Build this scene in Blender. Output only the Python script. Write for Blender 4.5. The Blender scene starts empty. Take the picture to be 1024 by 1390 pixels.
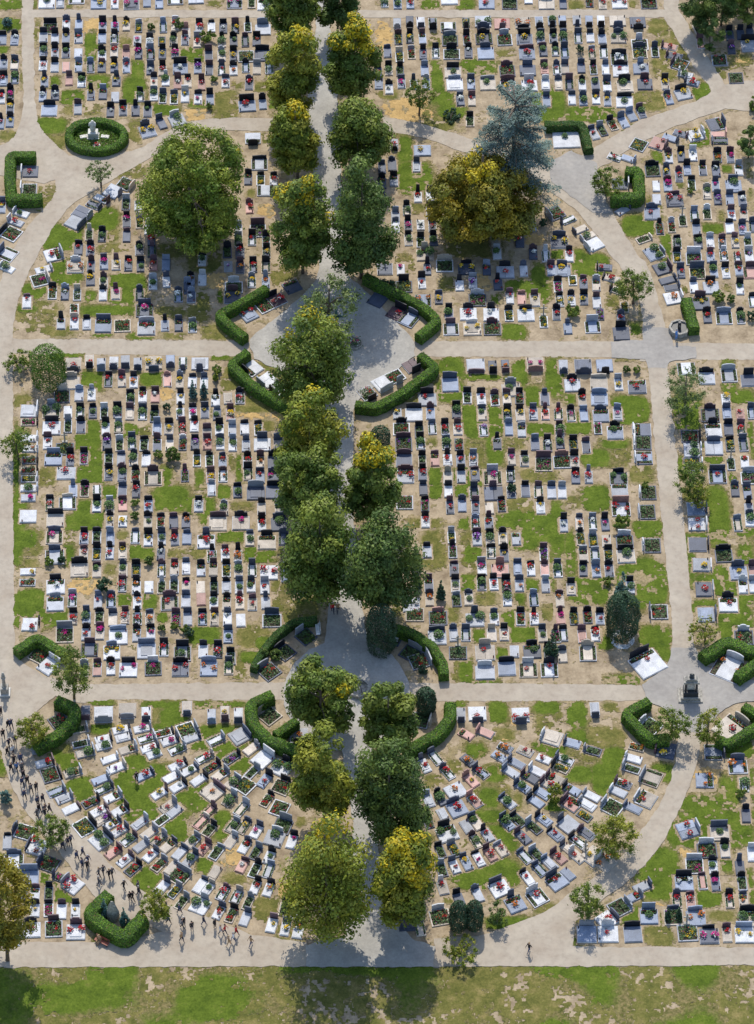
# cemetery seen from the air
# ---- what the plots hold: tile origin, then  x y code  (x, y in quarter pixels from the tile corner: middle of the headstone's top)
# code = [W wide | X extra large] slab, headstone, flowers; @angle turns the foot end; ^ foot end to the north; S = shrub
PLOTS = {
(0,0): '''255 -45 WwbG;325 -42 gg.;420 -45 Wwx.;535 -45 Wbky;622 -42 wkr;712 -45 Wdkm;797 -42 bd.;863 -42 bd.;952 -45 Wwx.
15 160 bk.;80 158 bku;20 292 bku;80 295 nd.;18 375 bkr;80 372 bkG;55 448 dkm;55 530 dky;55 603 bky;5 470 wkr;2 610 bkr
272 92 Wekm;360 78 wdr;427 75 bd.;557 82 bkm;623 86 bkm;687 85 nky;753 90 egy;820 115 S;885 88 bb.;952 80 nwr;1010 118 np.
235 142 gk.;297 145 gk.;358 145 bky;425 152 gbr;555 152 bk.;622 152 bku;747 185 gxm;813 170 wku;880 190 exy;943 165 nkG;1005 160 dmr
235 225 bkG;297 225 gkr;357 228 dkG;427 255 gx.;553 238 wkG;620 225 nnr;685 238 ppp;752 230 dkm;817 232 dbr;882 232 dky;950 232 dkm
235 298 wkr;297 303 gk.;360 328 px.;427 303 bb.;490 302 db.;553 308 dmy;620 305 dky;685 310 bbr;817 320 ddu;882 320 nkr;978 308 Wbku
240 380 bdy;375 378 pm.;443 385 wkG;632 380 ddy;836 388 nkr;900 380 wwG;965 390 pmu;1020 395 nkr
233 458 bku;298 456 dku;493 455 dky;560 455 db.;627 490 gx.;760 465 wkG;835 462 wgG;885 470 edG;945 472 edy;1005 462 wwy
268 535 Wbk.;422 530 gm.;600 545 dku;667 538 dkr;735 538 dk.;802 542 dkG
785 645 Wbdy@25;862 615 dd.@25;945 590 WgwG@25''',
(256,0): '''40 -45 Wgx.;250 -45 Wbkm;343 -40 ekG;415 -40 WwgG
58 95 gkr;124 92 wk.;188 95 dku;253 93 dmy;320 90 ekG;403 95 Wgb.
0 170 nkr;48 168 ngr;105 165 WS;180 170 nkG;243 165 dkG;307 168 dm.;370 165 dkr
108 238 dm.;178 243 ngG;243 240 dky;312 265 Wexy;400 240 Wdk.
50 312 bkv;113 318 dm.;180 320 wdr;243 320 wko;310 312 bk.;372 315 ng.;437 318 wgu
10 395 gkr;70 398 pmr;140 395 S;202 395 wdr;330 400 ddr
52 472 wkm;115 475 bk.;115 545 S;315 508 Wbkr@5;400 502 bk.@8
350 758 Wgk.^;385 832 Wgk.''',
(512,0): '''40 -40 wdG;110 -40 bkG;180 -40 bkr;390 -45 Wwx.;595 -45 Wbdr;720 -45 WekG;820 -40 wx.;920 -40 Wng.;1010 -40 dd.
110 125 gg.^;178 118 dk.^;240 125 wd.^;305 125 dk.^;390 145 Wwd.^;485 125 dky^;578 120 WgdG^;682 130 Wpmr^;795 130 Wnko^;885 118 bku^;953 118 bkG^;1010 118 bk.^
115 155 emy;178 150 dky;245 152 bm.;395 150 WegG;485 155 ekr;578 150 Wdky;690 150 Wegr;800 150 Wdky;890 148 bdG;957 150 dkG;1012 152 bdG
55 228 dd.;120 248 eny;185 240 egr;250 235 dkr;318 225 wku;405 228 WekG;497 225 dku;588 225 Wbd.;812 230 Wbmr;900 222 dmG;968 220 wkG;1018 222 bd.
5 330 dkr;62 325 nkG;125 325 ekG;258 325 bb.;412 330 WnkG;705 320 Wemr;817 320 Wdd.;907 315 pmG;975 320 wdr;1020 318 nd.
10 402 bb.;65 422 wku;132 398 bdm;198 400 edy;267 395 bg.;420 395 Wwb.;510 395 bdu;600 395 WngG;710 400 Wpmy;825 400 Wwwr;915 402 ww.;985 400 nd.
450 490 ddu;515 488 nmr;920 490 bd.;505 600 ekG;95 790 gkr^;245 780 Wbxy;80 840 dd.;215 845 gd.;805 530 exr''',
(768,0): '''0 660 XwwG;130 -45 eGr;200 -40 nmr;290 -45 Wwkr;450 -45 Wekr
8 118 bk.^;65 112 gd.^;130 118 bk.^;195 115 wk.^;287 118 Wnd.^;397 128 Wdko^
8 150 bkG;68 148 gd.;133 150 wk.;197 150 bk.;287 148 WndG;400 178 Wewr
12 225 pm.;75 235 S;142 235 ngr;207 228 wk.;290 258 Wwku;400 222 Wedy;485 220 edG
15 315 dm.;85 310 dd.;150 320 ekm;217 315 wd.;300 318 Wwkr;408 310 Wbbu
20 395 dm.;90 405 wkG;160 405 ddG;225 405 wd.;320 400 WnkG;430 395 Wdmr;540 395 nky
35 485 wd.;95 485 bdG;165 480 wdy;228 485 bdy;320 485 WwkG;550 480 bdr@15;625 448 Wgky@20
400 552 dmG@20;345 575 bb.@25;300 600 bd.@25;240 622 ekr@25;185 652 egG@25;138 672 gdr@25
525 215 pmr@75;550 265 dmr@75;580 305 Wemo@70;615 365 wwG@75;648 412 bdr@75
725 95 WekG@20;730 175 pm.;890 130 dkG;950 130 dk.;1000 120 dk.;900 210 dmv;995 185 Wgky;830 290 Wexr;920 385 WexG
862 632 Wdd.@-75;750 690 Wwwy@-75;665 708 dmr@-110;612 738 bd.@-110;550 768 Wpmr@-110;445 800 Wexy@-110;380 845 bb.@-110;310 865 wxr@-110
875 700 pp.@-90;795 735 dd.@90;925 735 bb.@-60
560 792 gmy;627 790 dky;692 785 wwu;825 795 eko;895 790 dmm;660 860 bk.;745 862 dk.;940 866 wg.''',
(0,220): '''113 25 Wdwr@90;110 115 WewG@90;10 185 bdy
75 240 wwG@70;45 285 gwr@70;15 340 Wekr@65;0 450 Wgd.@65;0 530 wwG@65
720 105 Wenr@-115;655 150 Wgd.@-115;590 185 wm.@-115;545 225 dd.@-115;490 265 Wdg.@-115;445 312 Wgd.@-115
485 335 enG;555 340 dkG;685 170 egG;755 200 wxu;687 260 dkm;757 265 eny;688 345 dm.;427 415 dkr;490 412 dkr;755 420 dkG;825 425 dm.;810 300 ww.;820 360 dkr
335 460 Wwgr@-75;280 545 wgy@-75;262 595 Wenm@-75
410 500 Wnwo;495 500 dmr;563 495 bdm;630 495 nmy;697 500 dkr;762 500 dkG;833 500 pmr;902 500 bb.
490 582 dky;562 590 nmG;285 650 eko;353 650 dbu;418 660 enw;558 660 wk.;627 655 nmm;757 660 dd.;830 600 wgG;902 590 wd.;968 668 bdu
785 740 Wddm;145 700 wmr;330 812 gk.;405 760 exr;403 815 wnr;470 822 gk.;562 822 Wbd.;665 845 Wexr;795 832 Wggr;895 828 bk.;970 828 dd.;1018 620 db.''',
(256,220): '''325 30 dk.;385 -20 Wwx.;392 40 eky;462 40 wkr;418 118 Wgx.;330 190 pmr;375 300 Wemv;270 310 wg.;345 360 gkr;270 370 ngG;420 365 ekr;278 435 dkr;423 430 dky;210 425 ekG;280 510 dmo;350 510 dkr;420 505 nk.;75 470 wkG
215 530 gxv;245 615 WewG;240 665 Wdmy;343 590 gby;418 588 bbo;75 580 ww.;10 585 bkr;15 670 dbu;20 830 wgG
300 770 Wbwr@40;380 715 Wegr@40;455 690 Wmkr@40;540 640 Wdx.@35''',
(512,220): '''25 -20 dd.;80 -5 dkr;90 45 gk.;215 -30 ww.;25 50 dk.;20 130 dd.
222 125 wkr;290 120 wk.;160 200 nkG;100 235 gb.;290 210 dm.;100 285 wd.;167 285 dkm;235 305 wxu;300 285 dkr;168 362 nkG;237 375 ekG;305 360 dkG;258 435 WnnG;273 515 dkr
42 500 Wdc.;128 545 wxm;145 605 Weky;242 590 wkr;367 500 WenG;485 520 Wdky;595 522 dbr;650 440 wgG;640 370 nwG;695 530 Wgkr;795 525 wd.;848 440 dmu;915 447 ww.;842 282 gg.;775 370 dkr
945 525 bmr;1005 525 Wbdy;990 370 Wddy;982 610 ekm;990 690 wky;975 760 dkr
447 608 wk.;520 595 wgv;655 600 dkr;335 682 ddy;250 710 Wbxo;545 680 Wewm;720 675 wmr;785 685 pp.;855 685 nmy
390 760 dkG;495 760 Wwkr;620 760 Wwku;715 765 eky;807 760 Wwky;905 785 ecy;880 815 WwgG;400 840 Wgm.;515 840 Wnwy;625 835 Wemr;705 260 dk.;800 240 dkr;905 300 S
930 262 Wegr@115;1000 300 wd.@115
132 760 Wmkr@-40;200 790 Wbd.@-40;30 690 Wdk.@-40''',
(768,220): '''10 310 gd.@115;45 358 nd.@115;85 395 ngG@115;115 440 Www.@115;170 540 dkr@85;205 595 nkr@75;245 655 ekG@70;318 750 exy;300 800 bdr
20 450 wkr;20 535 bdy;35 605 exy;97 605 dmr;167 605 ng.;30 685 wky;100 685 dky;168 700 wm.;40 770 WS;145 825 Wbg.;185 785 exv;10 845 bd.;300 855 Wdk.
345 215 gd.@-60;465 380 en.@-70;490 400 Wbdr@-70;530 450 WbgG@-70;570 535 WdmG@-72;600 605 dd.@-75;620 650 dd.@-80;635 700 Wwwo@-80
548 -5 ddy;615 15 dmr;683 -15 wd.;748 -10 dmy;815 -10 dku;942 -10 gdG;470 -15 WekG
555 65 bmm;490 92 wx.;685 65 ekG;768 105 nnG;815 68 bdm;910 62 WbdG;590 140 Wdmr;492 165 gx.;680 120 S;825 145 ddv;892 142 bd.;958 140 dku;470 215 Wbdr
700 230 gb.;768 225 ewG;900 225 wmr;968 225 ndr;635 245 ecG;510 300 ekr;575 295 egr;645 295 dm.;710 305 bk.;890 300 wk.;960 305 bdm;1018 295 dd.
720 375 dkG;785 375 wg.;852 375 dmo;920 375 nmy;990 380 ewG;605 380 dkG
605 452 eky;697 455 Wewm;787 455 bmr;858 450 wwo;930 480 gxr;995 450 wwv
625 540 ddr;715 535 Wedy;803 535 bdG;868 535 wky;940 530 bmr;1005 535 Wpm.
695 618 wd.;787 615 Wgko;948 625 wkG;732 695 Wdmy;830 700 WS;895 710 S;1015 700 wk.;768 780 dkr;860 780 Wbb.;948 785 dkG;1012 800 S;345 85 Wdw.@-90''',
(0,440): '''548 218 gb.^;615 215 wd.^;680 212 gd.^;747 220 gd.^;835 222 Wndy^;925 205 bd.^;993 222 wd.^;485 205 nkr^;395 225 Wndr^
590 248 dkr;660 242 nmr;725 248 wko;908 248 pp.;977 245 nby;385 255 Wnn.;335 320 Wenr;430 325 gb.;497 322 wgu;707 345 dkG;775 332 wkr;843 330 pmu;980 340 wky
278 408 WngG;370 435 wx.;435 420 wkG;503 415 dkG;565 420 ewG;637 415 dkG;705 418 nm.;775 422 wdG;840 435 ekG;905 420 S;978 420 wkG
280 490 Wwkr;368 485 egG;438 490 dk.;573 498 wkG;643 500 ngG;852 502 bb.;918 505 nky;988 500 pmr
205 440 Wgw.@-90;205 505 ekm@-90;205 590 ww.@-90;205 645 wwo@-90;205 710 ekr@-90;205 765 ekr@-90;205 815 egy@-90;205 862 wgG@-90
258 580 wmr;350 595 Wecy;580 585 dmv;648 595 ewG;715 580 gdG;783 590 ekG;853 585 dm.;922 595 nd.;993 590 ewr
290 668 Wbb.;380 665 dkr;455 660 ekm;590 670 ekG;658 675 gd.;727 672 ndG;795 675 wk.;862 675 S;935 680 WS
362 768 Wgxr;590 750 dky;663 750 dmG;735 755 ekr;830 760 Wnm.;1003 755 emm;395 835 bb.;460 838 ekm;665 840 dd.;740 842 dkr;527 865 wx.''',
(256,440): '''60 222 Wgd.^;155 215 S;22 255 wk.;85 255 wd.;147 352 wku;213 362 nx.;278 338 gkr
22 420 wkm;88 418 ddy;155 425 dgG;227 425 pmy;32 490 wkr;100 535 nm.;167 505 wkG;237 512 gg.;303 502 wk.;377 505 eky
35 590 dkv;100 585 pmr;172 590 wdG;240 592 wbG;312 595 gd.;400 580 Wwd.;45 675 eky;113 680 ekG;183 680 bdr;320 680 wkr;390 680 nmo;475 675 Wdk.
120 765 pmy;187 765 wmo;322 745 nkG;388 770 bdr;475 765 Wddm;125 835 gg.;265 845 dkG;365 845 Wdg.;470 845 Wdk.;485 590 nd.;950 620 wxG
305 235 Wwk.@125;390 300 Wwg.@125;460 350 Wwky@125
1000 380 Wekr@-140''',
(512,440): '''540 235 Wgm.^;632 232 dky^;700 235 dmo^;862 225 Wnpm^;1015 235 gd.^
395 253 Wbd.;490 338 ekG;565 340 wkr;638 345 emr;725 285 WngG;703 345 nmy;773 338 ekr;910 345 dd.
272 338 Wgkr;430 413 dkG;570 428 ndG;108 448 gxy;200 420 Wwk.;290 418 bmo;708 428 dky;775 425 nky;848 425 gdr;913 425 pmr;985 425 nmr
132 498 Wekr;228 520 ekG;298 508 gb.;368 508 dkr;437 505 nmr;575 535 gxv;715 508 bb.;785 518 gg.;990 515 dmG
143 582 Wemv;235 582 gkG;375 587 gbG;443 610 exr;652 588 dku;858 592 db.;925 595 dku;992 575 dmG
147 670 Wdm.;245 680 ekG;313 672 pm.;382 672 wkr;452 675 bkr;523 672 gbo;730 672 nmm;800 680 nkG;905 685 Wemm;1003 680 Wepr
155 755 Wgmr;247 750 dkr;385 765 nn.;457 758 gk.;530 758 dmy;627 758 Wngm;725 762 dkw
250 838 dd.;388 842 wk.;527 850 dd.;630 845 Wdm.;727 850 dd.;805 842 dk.;877 848 nm.;948 845 gd.;1005 850 wg.
215 225 Wmk.@-140;125 285 Wegr@-140;55 330 Www.@-140''',
(768,440): '''100 235 Wdd.^;218 235 Wbk.^;15 235 gg.^;650 200 Wwx.;765 230 Wgk.;885 215 Wgg.;995 235 Wdk.
35 265 Wgkr;180 258 Wnn.;285 265 wgy;385 295 Wdxr;90 345 nkr;183 345 Wbb.;28 432 nkm;97 435 bb.;190 430 Wbd.;282 425 gbm
172 522 exm;268 520 WbkG;42 598 eky;110 598 dm.;48 675 nkr;55 770 dkr;125 765 gbr;288 765 WdkG;330 215 S;385 215 S
365 545 Wdw.@90;370 615 WewG@90;375 700 Wbwr@90
865 370 wxy;785 422 Wdm.;875 422 bd.;945 450 pxr;1008 422 bd.;800 508 Wwk.;885 508 dk.;953 508 nmr;805 600 Wgd.;893 590 eky;963 590 dd.
735 580 Wekr@-90;740 650 WgwG@-90;745 735 Wewy@-90;900 680 ecG;970 705 wxr;825 760 Wbdr;1000 768 Wegm;920 840 dd.;985 850 bd.;435 840 S''',
(0,660): '''205 -10 WewG@-90;205 60 gxm@-90;210 160 Wwx.@-90;205 460 wxy@-90;205 520 exr@-90;215 710 wk.@-90;215 765 wxr@-90
270 38 nkr;365 25 Wwn.;525 40 wkG;595 45 ngG;665 42 pmm;735 55 S;805 45 bkr
300 115 Wnk.;597 125 nky;668 150 wxy;735 130 S;803 130 nkG;873 130 ekr;942 135 dm.;1010 135 dko
295 210 Wndm;457 218 bkr;525 215 ekG;597 215 bb.;735 212 wd.;805 222 wky;877 218 gdG;948 222 dmr;1015 220 bd.
295 310 Wgd.;455 302 nmr;525 298 eky;597 300 gkr;665 300 nmy;875 305 dku;265 375 S;335 370 S
430 380 Wnk.;525 395 nmG;668 390 ndG;738 388 eky;812 375 S;878 390 wmy;948 385 nmr;1010 380 wd.
300 470 Wwku;568 510 WS;665 475 gmr;740 478 wko;810 505 wx.;878 480 ewG;945 478 egG;1010 480 nkm
298 560 Wgg.;393 552 ggm;533 560 gbr;603 562 bdr;745 565 wko;920 562 Wnmr;1010 560 gd.
397 652 nkr;468 645 bdG;540 650 ekG;612 655 nd.;680 648 nmr;745 650 wkr;812 655 ndo;955 655 emm;1018 650 gd.
350 730 Wegm;468 735 gkr;543 735 nmm;640 742 WwbG;742 738 gko;818 738 wkm;880 735 S;948 725 S;1005 740 S
487 820 Wdm.;605 825 Wwby;795 820 Wgb.;890 820 wkr;990 830 WgkG;240 850 Wedr@-40''',
(256,660): '''122 -20 wd.;265 -15 nky;357 -25 Wemr;435 -20 gk.;55 45 gku;193 65 ngG;160 130 Wnm.;285 130 Wnkm;397 55 nk.;397 140 wkr;490 65 ng.;492 135 WddG
0 135 dk.;0 220 wk.;95 225 Wwdr;333 222 ndG;425 230 Wnk.;515 222 dd.
127 312 wkr;198 308 wmr;268 308 nko;0 385 gg.;67 393 gk.;135 385 nm.;205 390 eky;270 395 ngG;345 390 wd.;437 420 Wwxr;525 415 ww.
0 480 dkr;65 505 nx.;137 485 ekG;205 485 gk.;275 480 wdG;340 480 wdG;413 485 wgr
68 570 px.;137 565 wkG;208 568 nk.;278 568 nmr;347 570 nmr;418 570 gd.;0 575 dkr
0 655 gkr;75 655 bkr;142 655 nmy;212 655 wdu;283 682 wx.;452 655 WedG;215 745 bdG;0 760 S;80 830 wk.;160 828 dkr;228 870 ekG;0 840 gd.
640 495 Wdx.;600 760 WegG@50;490 845 WekG@50''',
(512,660): '''250 -25 dd.;385 -20 wx.;527 -20 gd.;625 -30 Wdmy;730 -20 S;805 -20 nm.;878 -20 ekr;945 -20 ekG;1010 -20 wd.
260 40 ekm;395 45 dmr;462 42 bd.;535 45 dmr;607 80 nx.;675 42 ekr;887 52 wky;1015 140 gku;150 40 Wexr;262 130 wkr;535 140 gbr;607 135 dmr
270 295 gk.;403 215 egy;410 290 ekm;542 222 gmv;613 222 nkG;682 218 nky;752 242 gx.;905 300 emv
418 390 dmr;567 380 wgm;620 300 nku;690 305 dky;668 385 Wppr;763 385 bd.;835 390 wkr;910 390 pm.;980 390 wdG
425 470 nkG;280 472 dm.;567 470 dkG;632 470 wkr;700 472 dkr;773 475 gdo;915 475 gg.
285 550 ndo;430 555 egG;497 550 ndG;707 548 wmG;850 555 bb.;990 555 nmo;185 555 Wgcu
205 650 Wexr;330 640 Wepr;530 650 WgdG;635 655 wdG;780 648 ekr;852 655 wkr;995 650 pmm
325 745 WgdG;413 742 gd.;482 740 gd.;622 740 nn.;690 740 nkr;897 745 ndG;970 750 emm
585 825 Wnnr;440 820 WecG;745 855 gx.;840 830 WdkG;1010 745 gk.;110 755 Wegw@-30;210 845 WegG@-40''',
(768,660): '''290 -20 Wgx.;300 50 Wwpr;400 10 WewG@90;395 115 WegG@90;400 165 exm@90
10 140 wkr;75 140 ndo;147 138 wbu;213 138 dkm;80 220 eky;148 225 egy;220 255 nxr;300 160 WS;320 230 Wewr;95 315 ng.;160 312 gg.;232 310 eky;325 310 WnkG
97 395 dkG;165 392 bbo;235 392 dkr;30 492 nky;232 480 S;350 480 gkG;418 290 WewG@90
45 648 eky;118 648 ekr;187 650 bkr;15 748 gkr;88 745 pm.;160 745 wkr;455 650 Wedr@90;120 830 Wnn.
918 -20 gk.;990 -20 wkG;995 55 gk.;933 140 nb.;1000 120 wdG;770 90 Wbdy@-90;770 180 Wwwr@-90
780 290 Wdk.@-90;795 400 Wgwy@-90;857 310 WekG;937 395 Wbdy;965 475 ww.;1018 395 pm.;1018 480 wg.
805 530 Wdgr@-90;883 565 Wwkr;820 665 Wbd.@-90;968 745 Wewr''',
(0,880): '''457 55 egG;528 40 pm.;600 42 wkr;697 42 Wwkm;830 35 Wewm;980 45 Wdkr
462 362 dm.^;560 368 Wwg.^;690 352 Wng.^;793 365 wdr^;1015 335 nd.^
475 405 egG;485 478 egG;510 525 ngG;605 455 wkr;615 515 wxG;640 562 ww.;678 602 wnv;590 668 bg.;610 715 wdG;655 762 wg.;535 785 ekr;580 838 wmr;690 828 wk.
440 635 ngG;560 575 Wwx.;705 402 wky;715 445 wd.;740 502 ng.;820 400 wgm;840 450 wgm;860 500 wdr;885 553 wxG;940 422 ekr;965 455 wdm;1005 500 wgG;830 643 bdr
265 535 gxu;290 583 wmr;325 645 Wekr;350 732 bg.;390 770 gg.;430 828 wm.
970 655 wg.;1005 700 wku;905 733 wmy;950 800 ngr;990 850 gx.;1010 590 wkr
300 35 Wwwr@-45;350 410 Wewr@-140''',
(256,880): '''45 400 Wegy;60 440 gd.;190 452 wg.;320 425 Wgd.;130 540 wnr;5 560 bd.;45 615 wdG;165 592 ekr;275 545 ekv;375 495 ng.;210 632 ng.;95 662 wk.;440 538 Www.;535 583 WwkG;375 617 egG;440 652 bkr;270 675 ngG;345 705 Wexy;530 688 Wekr;170 718 Wnmo;450 765 ekr;250 762 ngG;315 808 ng.;140 825 pm.;520 820 Wexr
110 35 Wbbo;218 40 ndG;75 -25 wd.;230 -30 ekG;160 -30 wkr;35 350 Wng.^;125 375 gb.^;198 365 nmy^;270 372 wd.^
400 300 WenG@50;400 65 Wegr@50;600 490 Wgko^''',
(512,880): '''458 372 gd.^;548 372 Wwdr^;785 375 Wwdr^
583 -40 Wwx.;585 60 Wgw.;703 40 Wbk.;820 45 Wnwr;935 40 Wwkr;745 -20 gg.;840 -30 Wexr;930 -40 ekG;1005 -20 nd.
440 440 px.;545 408 pp.;895 442 Wnw.;290 533 wd.;235 568 wdr;355 617 wdr;455 575 dxo;650 515 bxo;620 560 bxo;480 660 ppy;530 617 bdr;720 573 bd.;690 618 gb.;755 535 nxr;860 580 wxr;830 622 ww.;790 652 dm.;975 558 gdG;955 598 eky;925 662 nmr;895 688 nmr;755 698 bdG;860 738 bk.;825 778 bk.
265 762 gg.;325 752 dkG;395 730 Wgxo;500 768 ppr;410 802 Wbdr;675 775 gdG;215 828 gg.;1018 478 bd.;1018 718 bk.;1005 800 pmr
292 375 Weng@-100;285 20 Wewr@-75''',
(768,880): '''165 345 gd.^;0 490 bx.;0 590 wx.;100 518 egG;335 520 exo;325 560 ww.;312 608 egG;295 650 bx.;272 690 dmr;245 738 gw.;415 660 Wng.;385 770 Wnwr;490 515 Wdmy@80;100 752 wg.;75 800 wg.;10 712 bd.;0 780 emr;205 808 WegG;322 823 bd.
865 540 Wbd.@-90;935 568 Wbdo;965 692 wxG;955 750 S;815 715 Wbxo@-90;980 838 dk.;400 -10 Xwkr@40;925 15 Xwwo@-35;965 355 Xnnr@-50;415 365 WewG@55''',
(0,1100): '''75 70 Wedr@75;40 105 gk.;148 155 Wwdr@75;212 245 Wedr@70;285 320 edm@70;350 350 Wwgr@60
75 205 Wwd.;155 290 Wbb.;125 385 dd.;190 390 wm.;265 380 ekG;190 475 wky;262 475 ekm;335 475 wm.;410 475 wky;165 575 Wwkr;290 565 Wemr;412 578 Wwmr;80 620 ww.
440 -25 Www.;505 30 Weky;595 0 nmv;650 25 wdy;690 62 wdr;735 107 wmG;590 100 WwdG;650 178 pmr;715 217 wmr;757 255 ekr;795 12 gg.;845 72 ng.;800 142 gg.;895 98 ngr;950 137 nd.;850 187 wdr;895 232 egr;960 257 ng.;1005 177 gd.;910 352 wd.;975 382 egy;1015 437 egG;1005 295 Wegr;920 20 exG''',
(256,1100): '''100 8 pn.;75 38 ekr;140 45 ekG;50 112 ngG;110 148 pmr;180 168 egG;40 202 gdG;20 298 dm.;15 335 Wexr;265 28 ngG;325 28 ndy;390 52 wdm;485 78 WgwG;575 103 wkm;255 108 ng.;325 133 wdr;385 163 egG;455 188 wkG;310 237 pmu;380 253 ekG;450 263 gb.;170 293 nx.;380 348 wkr;450 362 wko;90 342 wd.;130 368 wnG;210 388 wmr;280 403 wnr;340 433 egG;90 447 WwgG;185 488 wdr;250 497 ekr;325 523 gd.;530 468 ekG;595 510 wxo;465 552 wmy;535 572 wdy;605 587 wdo;20 428 wk.;530 10 WegG''',
(512,1100): '''195 12 ekG;260 -12 ekr;335 -20 gx.;430 -40 Wgx.;360 50 WwkG;460 45 gx.;510 2 ndG;575 72 gkr;515 103 nmG;330 163 ekG;400 148 egy;340 255 egG;465 222 bdy;405 242 wdr;530 202 wkm;590 177 pmr;650 152 ngr
680 8 bdG;735 -2 ekG;820 32 egG;870 -2 bky;760 82 dmr;935 80 bkr;995 15 Wgd.;775 193 gd.;840 183 egG;790 302 wkr;855 267 bd.;905 232 gb.;955 200 pmr;1005 157 nd.;1000 310 bx.
345 355 nwr;430 420 dk.;530 395 gd.;640 358 Wwdr;725 432 Wbdo;945 320 Wbdr;840 400 Wwwr;330 505 Wewr;225 565 nd.;160 530 Wdk.;120 580 Weko''',
(768,1100): '''30 30 Wbx.;80 72 dm.;30 112 wkr;30 190 nwr;105 170 Wncy;178 222 Wnwo;45 258 exG;5 308 bd.;360 -20 Wgx.;60 0 exy
722 60 Wbgr@-75;835 50 WndG;765 145 Wewr;865 145 nkG;945 235 dd.;700 228 Wewm;800 240 wkG;957 322 ekG;643 320 Wbku;740 322 pm.;812 325 dkm;890 420 nkr;965 420 ndo;605 420 ndr;678 422 pmr;585 500 Wedv;705 505 Wbbo;995 510 WnkG;452 500 WbbG;462 372 gd.@-70;412 425 bgr@-65;345 472 WegG@-65;270 542 Wwdr@-60
115 590 Wbg.;230 588 Wwwr;362 598 Wbk.;660 570 Wecy;778 605 Wdkm;875 605 nmr;970 600 Wwby;985 -5 bb.;1015 170 ww.''',
}
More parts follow.
